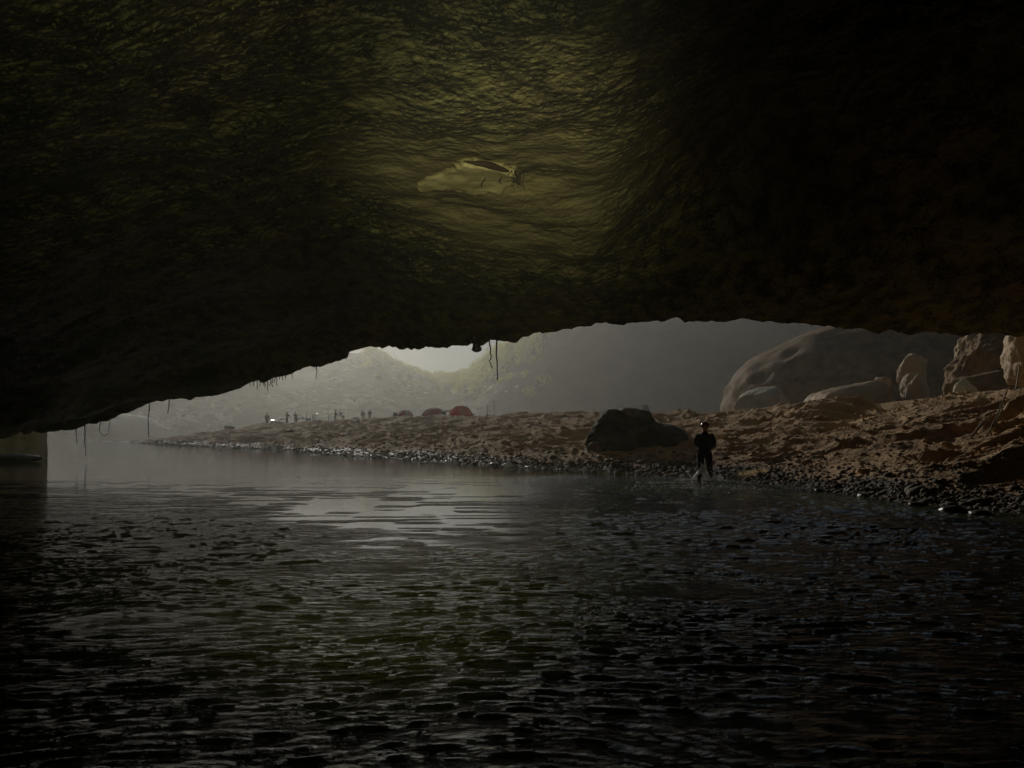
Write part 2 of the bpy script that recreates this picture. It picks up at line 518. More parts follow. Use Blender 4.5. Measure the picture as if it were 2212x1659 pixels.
def build_roof():
    pxs = np.linspace(-60, 2272, 860)
    th_f = np.arctan((pxs - CX) / F)
    th_r = np.linspace(th_f[-1], 2 * math.pi + th_f[0], 90)[1:-1]
    th = np.concatenate([th_f, th_r])
    thw = np.where(th > math.pi, th - 2 * math.pi, th)
    nt_ = len(th)
    rmin = 9.0
    NR = 560
    inv = np.linspace(1, 0, NR)
    _, _, rl, zl = ceil_h(thw, np.ones_like(thw), 0, 0)
    # inner rows below rmin, then rows even in 1/r out to the lip
    rows = []
    for a in np.linspace(0.02, 1, 14)[:-1]:
        rows.append(np.full(nt_, rmin * a))
    for k in range(NR):
        u = k / (NR - 1)
        rows.append(1.0 / ((1 - u) / rmin + u / rl))
    Rr = np.array(rows)
    TH = np.broadcast_to(thw, Rr.shape)
    X = np.sin(TH) * Rr
    Y = np.cos(TH) * Rr
    z, t, RL, ZL = ceil_h(TH, Rr, X, Y)
    # scar centre: where the bearing and the roof meet
    global SCAR_C
    rr = np.linspace(9, 40, 400)
    th0 = math.atan((1020 - CX) / F)
    zz = ceil_h(np.full(400, th0), rr, 0, 0)[0]
    row = HZ - (zz - 1.6) / (rr * math.cos(th0)) * F
    i = int(np.argmin(abs(row - 368)))
    SCAR_C = (math.sin(th0) * rr[i], math.cos(th0) * rr[i], zz[i])
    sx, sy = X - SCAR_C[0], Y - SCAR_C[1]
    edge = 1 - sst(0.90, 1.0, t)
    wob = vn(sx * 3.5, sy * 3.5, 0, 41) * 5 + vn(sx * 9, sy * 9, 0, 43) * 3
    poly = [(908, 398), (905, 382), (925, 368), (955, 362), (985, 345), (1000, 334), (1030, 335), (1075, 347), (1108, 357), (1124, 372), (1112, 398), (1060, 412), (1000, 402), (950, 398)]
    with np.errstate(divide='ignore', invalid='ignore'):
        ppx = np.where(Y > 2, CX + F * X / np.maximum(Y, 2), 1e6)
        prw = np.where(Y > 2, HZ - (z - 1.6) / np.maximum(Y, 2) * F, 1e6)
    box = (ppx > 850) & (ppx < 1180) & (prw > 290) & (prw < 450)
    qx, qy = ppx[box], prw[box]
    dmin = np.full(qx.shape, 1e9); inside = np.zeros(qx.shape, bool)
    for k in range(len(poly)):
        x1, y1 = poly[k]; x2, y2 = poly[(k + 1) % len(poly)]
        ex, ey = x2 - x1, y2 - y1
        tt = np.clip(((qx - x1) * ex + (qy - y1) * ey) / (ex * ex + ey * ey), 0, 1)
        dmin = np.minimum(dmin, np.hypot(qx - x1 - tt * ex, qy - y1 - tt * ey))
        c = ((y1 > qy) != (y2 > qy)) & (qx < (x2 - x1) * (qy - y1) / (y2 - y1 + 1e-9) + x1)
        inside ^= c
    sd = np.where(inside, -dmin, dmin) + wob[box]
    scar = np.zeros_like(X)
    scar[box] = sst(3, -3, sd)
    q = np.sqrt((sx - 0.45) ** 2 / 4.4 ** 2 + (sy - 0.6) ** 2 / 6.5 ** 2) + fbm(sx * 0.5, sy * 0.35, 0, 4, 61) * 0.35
    glow_tint = (1 - sst(0.35, 1.15, q)) * (0.95 + 0.2 * vn(sx * 1.1, sy * 0.7, 0, 71))  # glow on the roof painted into the colour, fading outwards
    # relief
    fade = sst(1.02, 0.985, t)
    big = 0.55 * fbm(X / 7.0, Y / 6.0, 0, 3, 3) * edge
    med = 0.22 * fbm(X / 2.2, Y / 1.5, 0, 3, 5)
    wx = X + 0.35 * vn(X / 1.3, Y / 1.3, 0, 8)
    wy = Y + 0.35 * vn(X / 1.3, Y / 1.3, 0, 9)
    sc1 = 1 - np.abs(vn(wx / 0.42, wy / 0.26, 0, 12))
    sc2 = 1 - np.abs(vn(wx / 0.21, wy / 0.14, 0, 13))
    sc3 = vn(wx / 0.10, wy / 0.07, 0, 14)
    amp = (0.75 + 0.45 * vn(X / 4.0, Y / 4.0, 0, 15)) * (1 - 0.92 * scar) * (1 - 0.9 * np.clip(glow_tint, 0, 1))
    # scallops: shallow shells whose steep edges look up the river
    p1 = (Y + 0.20 * vn(X / 0.40, Y / 0.6, 0, 16) + 0.10 * vn(X / 0.2, Y / 0.3, 0, 17) + 0.9 * vn(X / 2.4, Y / 3.0, 0, 18)) / 0.27
    p2 = (Y + 0.16 * vn(X / 0.28, Y / 0.5, 0, 26) + 0.07 * vn(X / 0.12, Y / 0.2, 0, 27) + 0.6 * vn(X / 1.4, Y / 2.0, 0, 28)) / 0.14
    m1 = sst(-0.2, 0.5, vn(X / 0.42, Y / 0.30, 0, 19))
    m2 = sst(-0.1, 0.5, vn(X / 0.22, Y / 0.18, 0, 29))
    saw1 = 1 - (p1 - np.floor(p1)); saw2 = 1 - (p2 - np.floor(p2))
    rel = amp * (-0.060 * saw1 * (.2 + .8 * m1) - 0.040 * saw2 * (.2 + .8 * m2) - 0.03 * sc2 ** 2 - 0.02 * sc3)
    Z = z + (big + med * (1 - 0.8 * scar)) * (0.25 + 0.75 * edge) + rel * (0.35 + 0.65 * edge)
    Z = Z - scar * (0.09 + 0.05 * fbm(X / 0.7, Y / 0.7, 0, 3, 44))
    # low ledges close to the lip on the left (dark gaps between them)
    ledge = sst(0.02, -0.16, TH) * np.sin(t * 34 + 3.0 * vn(X / 5, Y / 5, 0, 21)) * sst(0.72, 0.86, t) * sst(1.0, 0.97, t)
    Z = Z + 0.33 * ledge
    # jagged lip
    Z = Z + sst(0.975, 1.0, t) * (0.13 * fbm(X / 0.45, Y / 0.45, 0, 4, 33) + 0.09 * np.maximum(0, vn(X / 0.9, Y / 0.9, 0, 34)) * -1)
    # outer face and top of the rock
    lipx, lipy, lipz = X[-1], Y[-1], Z[-1]
    ux, uy = np.sin(thw), np.cos(thw)
    outer = []
    for (dr, dz) in ((0.25, 0.10), (0.8, 0.7), (1.5, 2.2), (2.6, 5.0), (4.0, 10.0), (5.5, 18.0), (6.5, 28.0)):
        nz = 0.12 * dr * vn(lipx / 1.7 + dz, lipy / 1.7, dz, 50)
        outer.append((lipx + ux * (dr + nz), lipy + uy * (dr + nz), lipz + dz))
    outer.append((lipx + ux * 6.0, lipy + uy * 6.0, np.full(nt_, 39.0)))
    outer.append((lipx * 0.02, lipy * 0.02, np.full(nt_, 40.0)))
    AX = np.vstack([X] + [o[0][None] for o in outer])
    AY = np.vstack([Y] + [o[1][None] for o in outer])
    AZ = np.vstack([Z] + [o[2][None] for o in outer])
    n_r = AX.shape[0]
    v = np.stack([AX.ravel(), AY.ravel(), AZ.ravel()], 1)
    i, j = np.meshgrid(np.arange(n_r - 1), np.arange(nt_), indexing='ij')
    j2 = (j + 1) % nt_
    f = np.stack([(i * nt_ + j).ravel(), (i * nt_ + j2).ravel(), ((i + 1) * nt_ + j2).ravel(), ((i + 1) * nt_ + j).ravel()], 1)
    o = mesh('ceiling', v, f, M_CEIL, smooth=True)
    for nm, arr in (('glow_tint', np.clip(glow_tint, 0, 1) * 0.95), ('scar', scar)):
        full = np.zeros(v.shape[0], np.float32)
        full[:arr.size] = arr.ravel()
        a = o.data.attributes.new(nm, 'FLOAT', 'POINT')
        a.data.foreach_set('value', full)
    tag(o, kind='structure')
    return o


from mathutils.bvhtree import BVHTree
roof_ob = build_roof()
bpy.context.view_layer.update()
ROOF = BVHTree.FromObject(roof_ob, bpy.context.evaluated_depsgraph_get())


def roof_point(px, row):
    """where the roof is met at that bearing and height"""
    d = (P(px, row, 10) - Vector((0, 0, 1.6))).normalized()
    hit = ROOF.ray_cast(Vector((0, 0, 1.6)) + d * 8, d)[0]
    return hit


# ------------------------------------------------------------------ sandbank
SHX = [150, 285, 400, 600, 760, 950, 1100, 1300, 1480, 1600, 1700, 1860, 2000, 2212, 2500, 3000]
SHR = [952, 956, 963, 971, 984, 995, 1008, 1018, 1029, 1038, 1045, 1069, 1089, 1107, 1130, 1150]
CRX = [150, 285, 330, 400, 500, 560, 700, 860, 1000, 1150, 1300, 1450, 1570, 1700, 1780, 1900, 2000, 2090, 2212, 2500, 3000]
CRR = [954, 955, 950, 942, 928, 919, 910, 904, 902, 896, 894, 900, 894, 887, 884, 876, 864, 855, 842, 815, 790]


def shoreY(px):
    return 1.6 * F / (np.interp(px, SHX, SHR) - HZ)


def crestY(px):
    return np.interp(px, [150, 400, 700, 1000, 1300, 1500, 1700, 2000, 2212, 3000], [95, 88, 80, 68, 52, 44, 36, 29, 25, 20])


def bank_z(px, Y, detail=True):
    sy = shoreY(px)
    cY = np.maximum(crestY(px), sy * 1.08)
    cr = np.interp(px, CRX, CRR)
    cz = 1.6 + (HZ - cr) / F * cY
    u = (Y - sy) / (cY - sy)
    up = cz * np.where(u > 0, np.clip(u, 0, 1) ** 0.85, 0)
    below = np.where(u < 0, np.maximum(u * 1.2, -0.8), 0)
    farrow = cr + 2.0 + 3.5 * sst(1200, 1450, px) * sst(1700, 1600, px) * 0 + 0.02 * (Y - cY)
    far = 1.6 + (HZ - farrow) / F * Y
    z = np.where(u < 1, up + below, far)
    return z, u


def bank_relief(X, Y, u):
    w1 = X + 0.8 * vn(X / 2.5, Y / 2.5, 0, 80)
    w2 = Y + 0.8 * vn(X / 2.5, Y / 2.5, 0, 81)
    # ridges run down the slope towards the river, to the left
    a = (w1 * 0.86 + w2 * 0.50)
    b = (-w1 * 0.50 + w2 * 0.86)
    r1 = 1 - np.abs(vn(a / 0.50, b / 1.5, 0, 82))
    r2 = 1 - np.abs(vn(a / 0.24, b / 0.62, 0, 83))
    r3 = fbm(X / 0.16, Y / 0.20, 0, 2, 84)
    m = vn(X / 3.3, Y / 3.0, 0, 85)
    right = sst(6, 14, X)
    env = sst(0.02, 0.25, u) * (1 - 0.75 * sst(0.95, 1.15, u))
    z = env * (0.21 * r1 ** 2 + 0.07 * r2 ** 2 + 0.022 * r3 + (0.16 + 0.22 * right) * m)
    pits = np.maximum(0, vn(X / 1.5 + 4, Y / 1.2, 0, 86) - 0.25)
    z = z - env * (0.20 + 0.45 * right) * pits
    z = z + (1 - env) * 0.035 * (1 - np.abs(fbm(X / 0.25, Y / 0.25, 0, 2, 88))) * sst(-0.1, 0.05, u)
    return z


def bank_full(px, Y):
    px = np.atleast_1d(np.asarray(px, float)); Y = np.atleast_1d(np.asarray(Y, float))
    z, u = bank_z(px, Y)
    X = (px - CX) / F * Y
    return z + bank_relief(X, Y, u) * sst(140, 60, Y), u


def build_bank():
    pxs = np.concatenate([np.linspace(150, 2260, 900), np.linspace(2270, 3000, 60)])
    sy = shoreY(pxs); cY = np.maximum(crestY(pxs), sy * 1.08)
    rows = []
    for a in np.linspace(-0.35, 0, 14)[:-1]:
        rows.append(sy + a * (cY - sy))
    for k in range(330):
        u = k / 329
        rows.append(1 / ((1 - u) / sy + u / (cY * 1.12)))
    for k in range(1, 60):
        u = k / 59
        rows.append(1 / ((1 - u) / (cY * 1.12) + u / 290.0))
    Y = np.array(rows)
    PX = np.broadcast_to(pxs, Y.shape)
    z, u = bank_z(PX, Y)
    X = (PX - CX) / F * Y
    rel = bank_relief(X, Y, u) * sst(140, 60, Y)
    Z = z + rel
    wet = sst(0.42, 0.10, Z + 0.15 * vn(X / 1.5, Y / 1.5, 0, 90))
    v = np.stack([X.ravel(), Y.ravel(), Z.ravel()], 1)
    nr, nc = Y.shape
    i, j = np.meshgrid(np.arange(nr - 1), np.arange(nc - 1), indexing='ij')
    f = np.stack([(i * nc + j).ravel(), (i * nc + j + 1).ravel(), ((i + 1) * nc + j + 1).ravel(), ((i + 1) * nc + j).ravel()], 1)
    o = mesh('sandbank', v, f, M_SAND, smooth=True)
    a = o.data.attributes.new('wet', 'FLOAT', 'POINT')
    a.data.foreach_set('value', wet.ravel().astype(np.float32))
    tag(o, kind='structure')


build_bank()

# ------------------------------------------------------------------ water
def build_water():
    pxs = np.concatenate([np.linspace(-1600, -80, 20)[:-1], np.linspace(-80, 2290, 900), np.linspace(2290, 3800, 20)[1:]])
    NR = 800
    rows = 1.0 / np.linspace(1 / 3.3, 1 / 340.0, NR)
    Y = np.broadcast_to(rows[:, None], (NR, len(pxs)))
    PX = np.broadcast_to(pxs, Y.shape)
    X = (PX - CX) / F * Y
    Yc = np.interp(PX, [0, 450, 650, 900, 1150, 1300], [21, 18, 13.4, 11.6, 13.4, 17])
    near = sst(1.0, 0.70, Y / Yc + 0.14 * vn(X / 2.2, Y / 1.0, 0, 100) + 0.13 * vn(X / 0.45, Y / 0.22, 0, 99))
    near = np.maximum(near, 0.36 * sst(0.26, 0.46, vn(X / 0.8, Y / 0.20, 0, 97) * 0.8 + 0.3 * vn(X / 3.0, Y / 1.5, 0, 96)) * sst(27, 17, Y))
    riff = sst(1000, 1350, PX + 90 * vn(X / 4, Y / 4, 0, 101)) * sst(28, 21, Y)
    left = sst(-300, 700, PX)
    calm = 1 - near
    a = 0.0004 + near * (0.011 + 0.007 * sst(500, 1500, PX)) * (0.5 + 0.5 * left) + 0.020 * riff * sst(8, 14, Y)
    wx = X + 0.5 * vn(X / 1.9, Y / 1.5, 0, 110)
    wy = Y + 0.35 * vn(X / 1.6, Y / 1.2, 0, 111)
    w = 0.36 * vn(wx / 0.46, wy / 0.17, 0, 112) + 0.45 * vn(wx / 0.30, wy / 0.085, 0, 113) + 0.28 * vn(wx / 0.15, wy / 0.05, 0, 114)
    w = w + 0.34 * (0.35 - np.abs(vn(wx / 0.36 + 5, wy / 0.13, 0, 115)))
    low = 0.002 * vn(X / 5.0, Y / 2.0, 0, 116)
    var = 0.55 + 0.75 * (0.5 + 0.5 * vn(X / 2.6, Y / 2.6, 0, 118))
    Z = a * w * var + low
    # soft fade with range: beyond the mesh step the slope is carried by the bump
    chop = 0.015 + 0.9 * near * (0.45 + 0.55 * left) + 1.0 * riff 
    v = np.stack([X.ravel(), Y.ravel(), Z.ravel()], 1)
    nr, nc = Y.shape
    i, j = np.meshgrid(np.arange(nr - 1), np.arange(nc - 1), indexing='ij')
    f = np.stack([(i * nc + j).ravel(), (i * nc + j + 1).ravel(), ((i + 1) * nc + j + 1).ravel(), ((i + 1) * nc + j).ravel()], 1)
    o = mesh('water', v, f, M_WATER, smooth=True)
    at = o.data.attributes.new('chop', 'FLOAT', 'POINT')
    at.data.foreach_set('value', np.clip(chop, 0, 1.4).ravel().astype(np.float32))
    tag(o, kind='structure')


build_water()
bed = mesh('riverbed', [(-250, -40, -1.2), (250, -40, -1.2), (250, 480, -1.2), (-250, 480, -1.2)], [(0, 1, 2, 3)], M_WETROCK)
tag(bed, kind='structure')
nearw = mesh('water_behind_camera', [(-60, -40, -0.01), (60, -40, -0.01), (5, 3.4, -0.01), (-5, 3.4, -0.01)], [(0, 1, 2, 3)], M_WATER)
nearw.name = 'water'
tag(nearw, kind='structure')

# ------------------------------------------------------------------ hillside beyond and the far chamber wall
SKX = [-1200, -300, 100, 400, 560, 620, 770, 810, 850, 880, 930, 1000, 1030, 1060, 1110, 1180, 1260, 1500, 2212, 3200]
SKR = [700, 700, 705, 705, 705, 758, 762, 766, 788, 803, 822, 817, 800, 768, 742, 705, 670, 660, 655, 655]


KH = 1.7


def hill_z(px, Y):
    d0 = np.interp(px, [-1200, 0, 200, 450, 800, 1100, 1600, 3200], np.array([60, 105, 132, 140, 150, 160, 150, 140]) * KH)
    d1 = np.interp(px, [-1200, 0, 600, 950, 1100, 1300, 3200], np.array([120, 190, 225, 235, 205, 185, 175]) * KH)
    zs = 1.6 + (HZ - np.interp(px, SKX, SKR)) / F * d1
    steep = sst(1000, 1200, px)
    t = np.clip((Y - d0) / (d1 - d0), 0, 1.4)
    prof = t ** (0.9 - 0.35 * steep)
    z = np.where(Y < d1, prof * zs, zs - (Y - d1) * 0.15)
    base = np.where(t <= 0, -0.5, 0.0)
    return z + base, t


def build_hill():
    pxs = np.concatenate([np.linspace(-1200, -60, 30)[:-1], np.linspace(-60, 2280, 420), np.linspace(2280, 3200, 30)[1:]])
    Y = np.linspace(96 * KH, 262 * KH, 200)[:, None] * np.ones(len(pxs))[None]
    PX = np.broadcast_to(pxs, Y.shape)
    z, t = hill_z(PX, Y)
    X = (PX - CX) / F * Y
    Z = z + sst(0, 0.1, t) * (2.0 * fbm(X / 20, Y / 20, 0, 5, 130) + 1.1 * (1 - np.abs(vn(X / 8, Y / 8, 0, 131))))
    v = np.stack([X.ravel(), Y.ravel(), Z.ravel()], 1)
    nr, nc = Y.shape
    i, j = np.meshgrid(np.arange(nr - 1), np.arange(nc - 1), indexing='ij')
    f = np.stack([(i * nc + j).ravel(), (i * nc + j + 1).ravel(), ((i + 1) * nc + j + 1).ravel(), ((i + 1) * nc + j).ravel()], 1)
    o = mesh('hillside', v, f, M_HILL, smooth=True)
    tag(o, kind='structure')


build_hill()

# ------------------------------------------------------------------ rocks
def ico(sub):
    import bmesh
    bm = bmesh.new()
    bmesh.ops.create_icosphere(bm, subdivisions=sub, radius=1)
    v = np.array([p.co[:] for p in bm.verts])
    f = np.array([[q.index for q in p.verts] for p in bm.faces])
    bm.free()
    return v, f


ICO = {k: ico(k) for k in (1, 2, 3, 4, 5, 6)}


def rock_verts(seed, sub=4, scale=(1, 1, 1), planes=9, rough=0.10, cut=0.72, box=0):
    v, f = ICO[sub]
    rg = np.random.default_rng(seed)
    v = v / np.linalg.norm(v, axis=1)[:, None]
    n = rg.normal(size=(planes, 3)); n /= np.linalg.norm(n, axis=1)[:, None]
    d = cut + 0.25 * rg.random(planes)
    den = np.clip(v @ n.T, 1e-3, None)
    lim = 1.0 if not box else (np.abs(v) ** box).sum(1) ** (-1.0 / box)
    rr = np.minimum(lim, (d[None] / den).min(1))
    rr = rr * (1 + rough * fbm(v[:, 0] * 2.2 + seed, v[:, 1] * 2.2, v[:, 2] * 2.2, 4, seed % 97) +
               rough * 0.5 * (1 - np.abs(vn(v[:, 0] * 5, v[:, 1] * 5 + seed, v[:, 2] * 5, 3))) +
               rough * 0.45 * fbm(v[:, 0] * 9, v[:, 1] * 9 + seed, v[:, 2] * 11, 3, 7))
    return v * rr[:, None] * np.array(scale), f


def rock(name, seed, loc, scale, m, rz=0, sub=4, tilt=(0, 0), **k):
    v, f = rock_verts(seed, sub, scale, **k)
    o = mesh(name, v, f, m, smooth=(k.get('cut', 0.72) > 0.6))
    o.location = loc
    o.rotation_euler = (tilt[0], tilt[1], rz)
    return o


# the great rock wall on the right: a leaning dome of limestone
o = rock('rock_wall', 5, P(2010, 900, 88) + Vector((3, 8, 0)), (23.5, 18, 12.6), M_LIME2, sub=6, planes=3, rough=0.045, cut=0.93)
tag(o, 'huge smooth brown dome of rock closing the chamber behind the sandbank, its edge sloping down to the left', 'rock wall')

o = rock('boulder', 21, P(1645, 884, 66) + Vector((0, 0, 0.1)), (2.6, 2.2, 1.5), M_LIME, rz=0.3, tilt=(0.16, -0.34), planes=10, cut=0.78, box=4, rough=0.06, sub=5)
tag(o, 'grey slab boulder with a sunlit sloping top at the foot of the rock dome edge', 'boulder')
o = rock('boulder', 24, P(1815, 884, 58) + Vector((0.2, 0, 0.0)), (3.2, 2.2, 1.45), M_FLOW, rz=-0.35, tilt=(0.22, -0.22), planes=10, cut=0.78, box=4, rough=0.09, sub=5)
tag(o, 'long pale angular boulder, the brightest along the crest of the bank', 'boulder')
o = rock('boulder', 26, P(1905, 872, 62), (1.7, 1.4, 1.2), M_LIME2, rz=0.4, planes=10, cut=0.78, box=4, rough=0.08, sub=4)
tag(o, 'dark boulder tucked against the right end of the long pale boulder', 'boulder')
o = rock('boulder', 27, P(1906, 829, 66), (0.55, 0.6, 0.55), M_FLOW, rz=0.4, sub=3, planes=10, cut=0.78, box=4)
tag(o, 'small pale rock perched on the dark boulder below the dome', 'boulder')
o = rock('boulder', 31, P(1966, 796, 66) + Vector((0.3, 0.5, 0)), (0.95, 0.9, 1.2), M_FLOW, rz=0.6, tilt=(0.1, 0.08), planes=10, cut=0.78, box=4, rough=0.16, sub=5)
tag(o, 'upper of two stacked pale angular rocks standing out from the brown dome', 'boulder')
o = rock('boulder', 32, P(1968, 848, 62) + Vector((0.3, 0, 0)), (0.95, 0.9, 1.35), M_FLOW, rz=-0.4, tilt=(0.1, -0.1), planes=10, cut=0.78, box=4, rough=0.16, sub=5)
tag(o, 'lower of two stacked pale angular rocks, rising straight from the crest of the bank', 'boulder')
o = rock('boulder', 35, P(2165, 800, 46) + Vector((0.3, 1.5, 0.2)), (1.9, 2.0, 2.1), M_LIME2, rz=0.5, sub=6, planes=10, rough=0.16, cut=0.78, box=4)
tag(o, 'big ragged brown boulder at the right with a sunlit broken left edge', 'boulder')
o = rock('boulder', 36, P(2125, 845, 42), (1.7, 1.3, 0.85), M_LIME2, rz=0.2, planes=10, cut=0.78, box=4, sub=5, rough=0.1, tilt=(0.1, -0.2))
tag(o, 'low dark boulder lying in front of the ragged brown boulder', 'boulder')
o = rock('boulder', 40, P(2090, 770, 49), (0.6, 0.7, 1.2), M_FLOW, rz=0.5, planes=10, cut=0.78, box=4, sub=5, rough=0.2, tilt=(0.1, 0.2))
tag(o, 'tall ragged rock with a pale left edge beside the big brown boulder', 'boulder')
o = rock('boulder', 37, P(2085, 846, 40), (0.7, 0.5, 0.5), M_LIME, rz=0.9, tilt=(0.1, -0.6), sub=4, planes=10, cut=0.78, box=4)
tag(o, 'small pale wedge shaped rock leaning at the left foot of the low dark boulder', 'boulder')
o = rock('boulder', 38, P(2205, 775, 36) + Vector((0.8, 0.5, 0.1)), (0.95, 1.1, 1.2), M_FLOW, rz=0.2, planes=10, rough=0.18, cut=0.78, box=4, sub=5)
tag(o, 'pale jagged boulder under the roof at the far right edge', 'boulder')
o = rock('boulder', 39, P(1612, 893, 43) + Vector((0, 0, -0.1)), (0.6, 0.4, 0.3), M_LIME2, sub=3, planes=10, cut=0.78, box=4)
tag(o, 'small dark rock on the crest of the bank straight above the wading person', 'boulder')

# the dark boulder on the slope
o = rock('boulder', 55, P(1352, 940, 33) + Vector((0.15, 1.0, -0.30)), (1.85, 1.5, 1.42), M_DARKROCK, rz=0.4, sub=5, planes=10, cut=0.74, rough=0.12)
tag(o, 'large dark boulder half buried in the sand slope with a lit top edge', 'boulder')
o = rock('boulder', 57, P(1366, 893, 33) + Vector((0, 1.1, -0.15)), (0.72, 0.75, 0.42), M_STONE, rz=0.3, sub=4)
tag(o, 'flat brown cap rock resting on top of the large dark boulder', 'boulder')
o = rock('boulder', 58, P(1288, 962, 31) + Vector((0, 0.1, -0.05)), (0.30, 0.25, 0.18), M_STONE, rz=0.3, sub=3)
tag(o, 'small rock at the lower left foot of the large dark boulder', 'boulder')
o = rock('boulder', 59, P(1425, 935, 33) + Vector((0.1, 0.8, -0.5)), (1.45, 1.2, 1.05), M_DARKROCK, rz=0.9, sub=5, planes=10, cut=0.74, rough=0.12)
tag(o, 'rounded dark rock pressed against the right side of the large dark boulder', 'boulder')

# the pale block standing in the water on the left
def cliff_block():
    v, f = ICO[6]
    v = v.copy()
    p = 7.0
    rr = (np.abs(v) ** p).sum(1) ** (-1 / p)
    v = v * rr[:, None]
    flute = 0.035 * vn(v[:, 0] * 7, v[:, 1] * 7, v[:, 2] * 0.7, 3) + 0.03 * fbm(v[:, 0] * 3, v[:, 1] * 3, v[:, 2] * 3, 3, 9)
    v = v * (1 + flute)[:, None]
    v = v * np.array((2.6, 2.0, 1.55))
    o = mesh('rock_block', v, f, M_PALE, smooth=True)
    o.location = P(38, 980, 39.5) + Vector((-2.75, 1.6, 0.42))
    o.rotation_euler = (0, 0, -0.42)
    tag(o, 'pale square cut rock block standing in the water at the left edge under the lip', 'rock')
    o2 = rock('boulder', 71, P(20, 990, 37.6), (1.5, 0.5, 0.22), M_WETROCK, sub=3)
    tag(o2, 'low dark wet rock awash at the foot of the pale square block', 'boulder')


cliff_block()

# boulders all over the far hillside
protos = []
for k in range(7):
    v, f = rock_verts(200 + k * 3, 3, (1, 1, 1), planes=8, rough=0.14, cut=0.6)
    me = bpy.data.meshes.new('hill_boulder')
    me.from_pydata(v.tolist(), [], f.tolist())
    me.materials.append(M_LIME)
    me.polygons.foreach_set('use_smooth', np.zeros(len(me.polygons), bool))
    protos.append(me)


def hill_boulder(px, row, sc, rz=None, k=None, m=None, label=None, Y=None, tilt=None, group=True):
    # the point of the slope seen at that bearing and height
    Ys = np.linspace(100 * KH, 235 * KH, 500)
    zz, t = hill_z(np.full(500, float(px)), Ys)
    rw = HZ - (zz - 1.6) / Ys * F
    if Y is None:
        ok = np.where(rw <= row)[0]
        i = int(ok[0]) if len(ok) else 499
        Y = float(Ys[i])
    p = P(px, row, Y)
    o = bpy.data.objects.new('hill_boulder', protos[random.randrange(7) if k is None else k])
    COL.objects.link(o)
    o.location = p
    o.scale = tuple(q * KH * 1.15 for q in sc)
    o.rotation_euler = (random.uniform(-.4, .4), random.uniform(-.4, .4), random.uniform(0, 6.28) if rz is None else rz) if tilt is None else (tilt[0], tilt[1], rz or 0)
    where = ('left of the camp' if px < 560 else 'behind the cook benches' if px < 760 else 'between the cooks and the tents' if px < 860 else 'behind the tents')
    high = 'high on' if row < float(np.interp(px, [300, 560, 860, 1110], [900, 868, 835, 830])) else 'low on'
    big = 'large' if sc[0] > 1.25 else 'small'
    tag(o, label or '%s sunlit boulder %s the hazy far slope, %s' % (big, high, where), 'boulder',
        'boulders strewn over the far hillside' if group else None)
    return o


spots = [(330, 905, 1.6), (365, 912, 1.4), (385, 918, 1.5), (410, 903, 1.2), (440, 897, 1.6), (470, 900, 1.1), (480, 912, 1.7), (420, 935, 1.0), (350, 918, 1.3),
         (475, 868, 1.2), (490, 872, 1.5), (505, 866, 1.1), (462, 880, 1.1), (590, 862, 1.7), (605, 868, 1.5), (575, 868, 1.5), (640, 860, 1.3), (650, 853, 1.1), (660, 860, 1.0), (668, 852, 0.9),
         (622, 885, 1.8), (725, 822, 1.6), (738, 826, 1.3), (756, 828, 1.5), (765, 822, 1.0), (705, 818, 1.2), (830, 800, 1.1), (845, 804, 1.3), (845, 812, 2.0), (860, 806, 1.0),
         (795, 842, 1.3), (812, 846, 1.2), (880, 860, 1.4), (893, 856, 1.0), (760, 862, 1.3), (773, 862, 1.0), (790, 868, 1.9), (803, 874, 1.6), (820, 870, 1.2), (843, 872, 1.2), (835, 868, 1.4),
         (745, 875, 1.3), (757, 880, 1.2), (728, 872, 0.9), (870, 843, 1.0), (1070, 843, 1.5), (1080, 852, 1.2), (1062, 858, 1.0), (1038, 848, 0.9), (1100, 850, 1.0), (1010, 842, 1.0),
         (985, 838, 1.2), (960, 840, 1.3), (1120, 838, 1.1), (905, 832, 1.2), (540, 850, 1.0), (555, 846, 1.2), (520, 880, 1.0), (430, 925, 0.9), (300, 925, 1.6), (150, 936, 1.3), (240, 936, 1.5),
         (395, 890, 1.0), (560, 880, 0.9), (580, 893, 0.8), (690, 835, 0.9), (770, 800, 1.2), (790, 790, 0.9), (745, 805, 1.0), (690, 806, 0.9), (810, 820, 0.8), (700, 880, 1.0), (680, 868, 0.9)]
for (a, b, c) in spots:
    hill_boulder(a, b, (c * random.uniform(.8, 1.4), c * random.uniform(.8, 1.2), c * random.uniform(.5, .8)))
for _ in range(70):
    a = random.uniform(200, 1110)
    lo = float(np.interp(a, LIPX, LIPR)) + 14
    b = random.uniform(max(lo, float(np.interp(a, SKX, SKR)) + 8), 895 if a > 500 else 925)
    c = random.uniform(0.5, 1.0)
    hill_boulder(a, b, (c * 1.2, c, c * 0.7))
hill_boulder(918, 838, (4.2, 3.0, 2.6), 0.6, 2, label='largest peaked boulder on the far hillside, its left ridge lit, below the bright gap', tilt=(0, 0.5), group=False).name = 'boulder'
hill_boulder(873, 832, (2.6, 1.2, 0.7), -0.2, 1, label='long leaning slab with a lit upper face left of the peaked boulder', tilt=(0, 0.62), group=False).name = 'boulder'
hill_boulder(870, 850, (2.8, 1.6, 1.0), 0.2, 3, label='low slab with a bright notched top under the leaning slab', tilt=(0, -0.2), group=False).name = 'boulder'
hill_boulder(845, 886, (2.3, 1.4, 0.9), 0.4, 4, label='pale triangular boulder just above the two people with the table', tilt=(0, 0.1), group=False).name = 'boulder'
hill_boulder(285, 932, (6.0, 4.0, 2.3), 0.3, 5, label='broad domed boulder with a lit curved top at the far left waterline', tilt=(0, 0.2), Y=128 * KH, group=False).name = 'boulder'
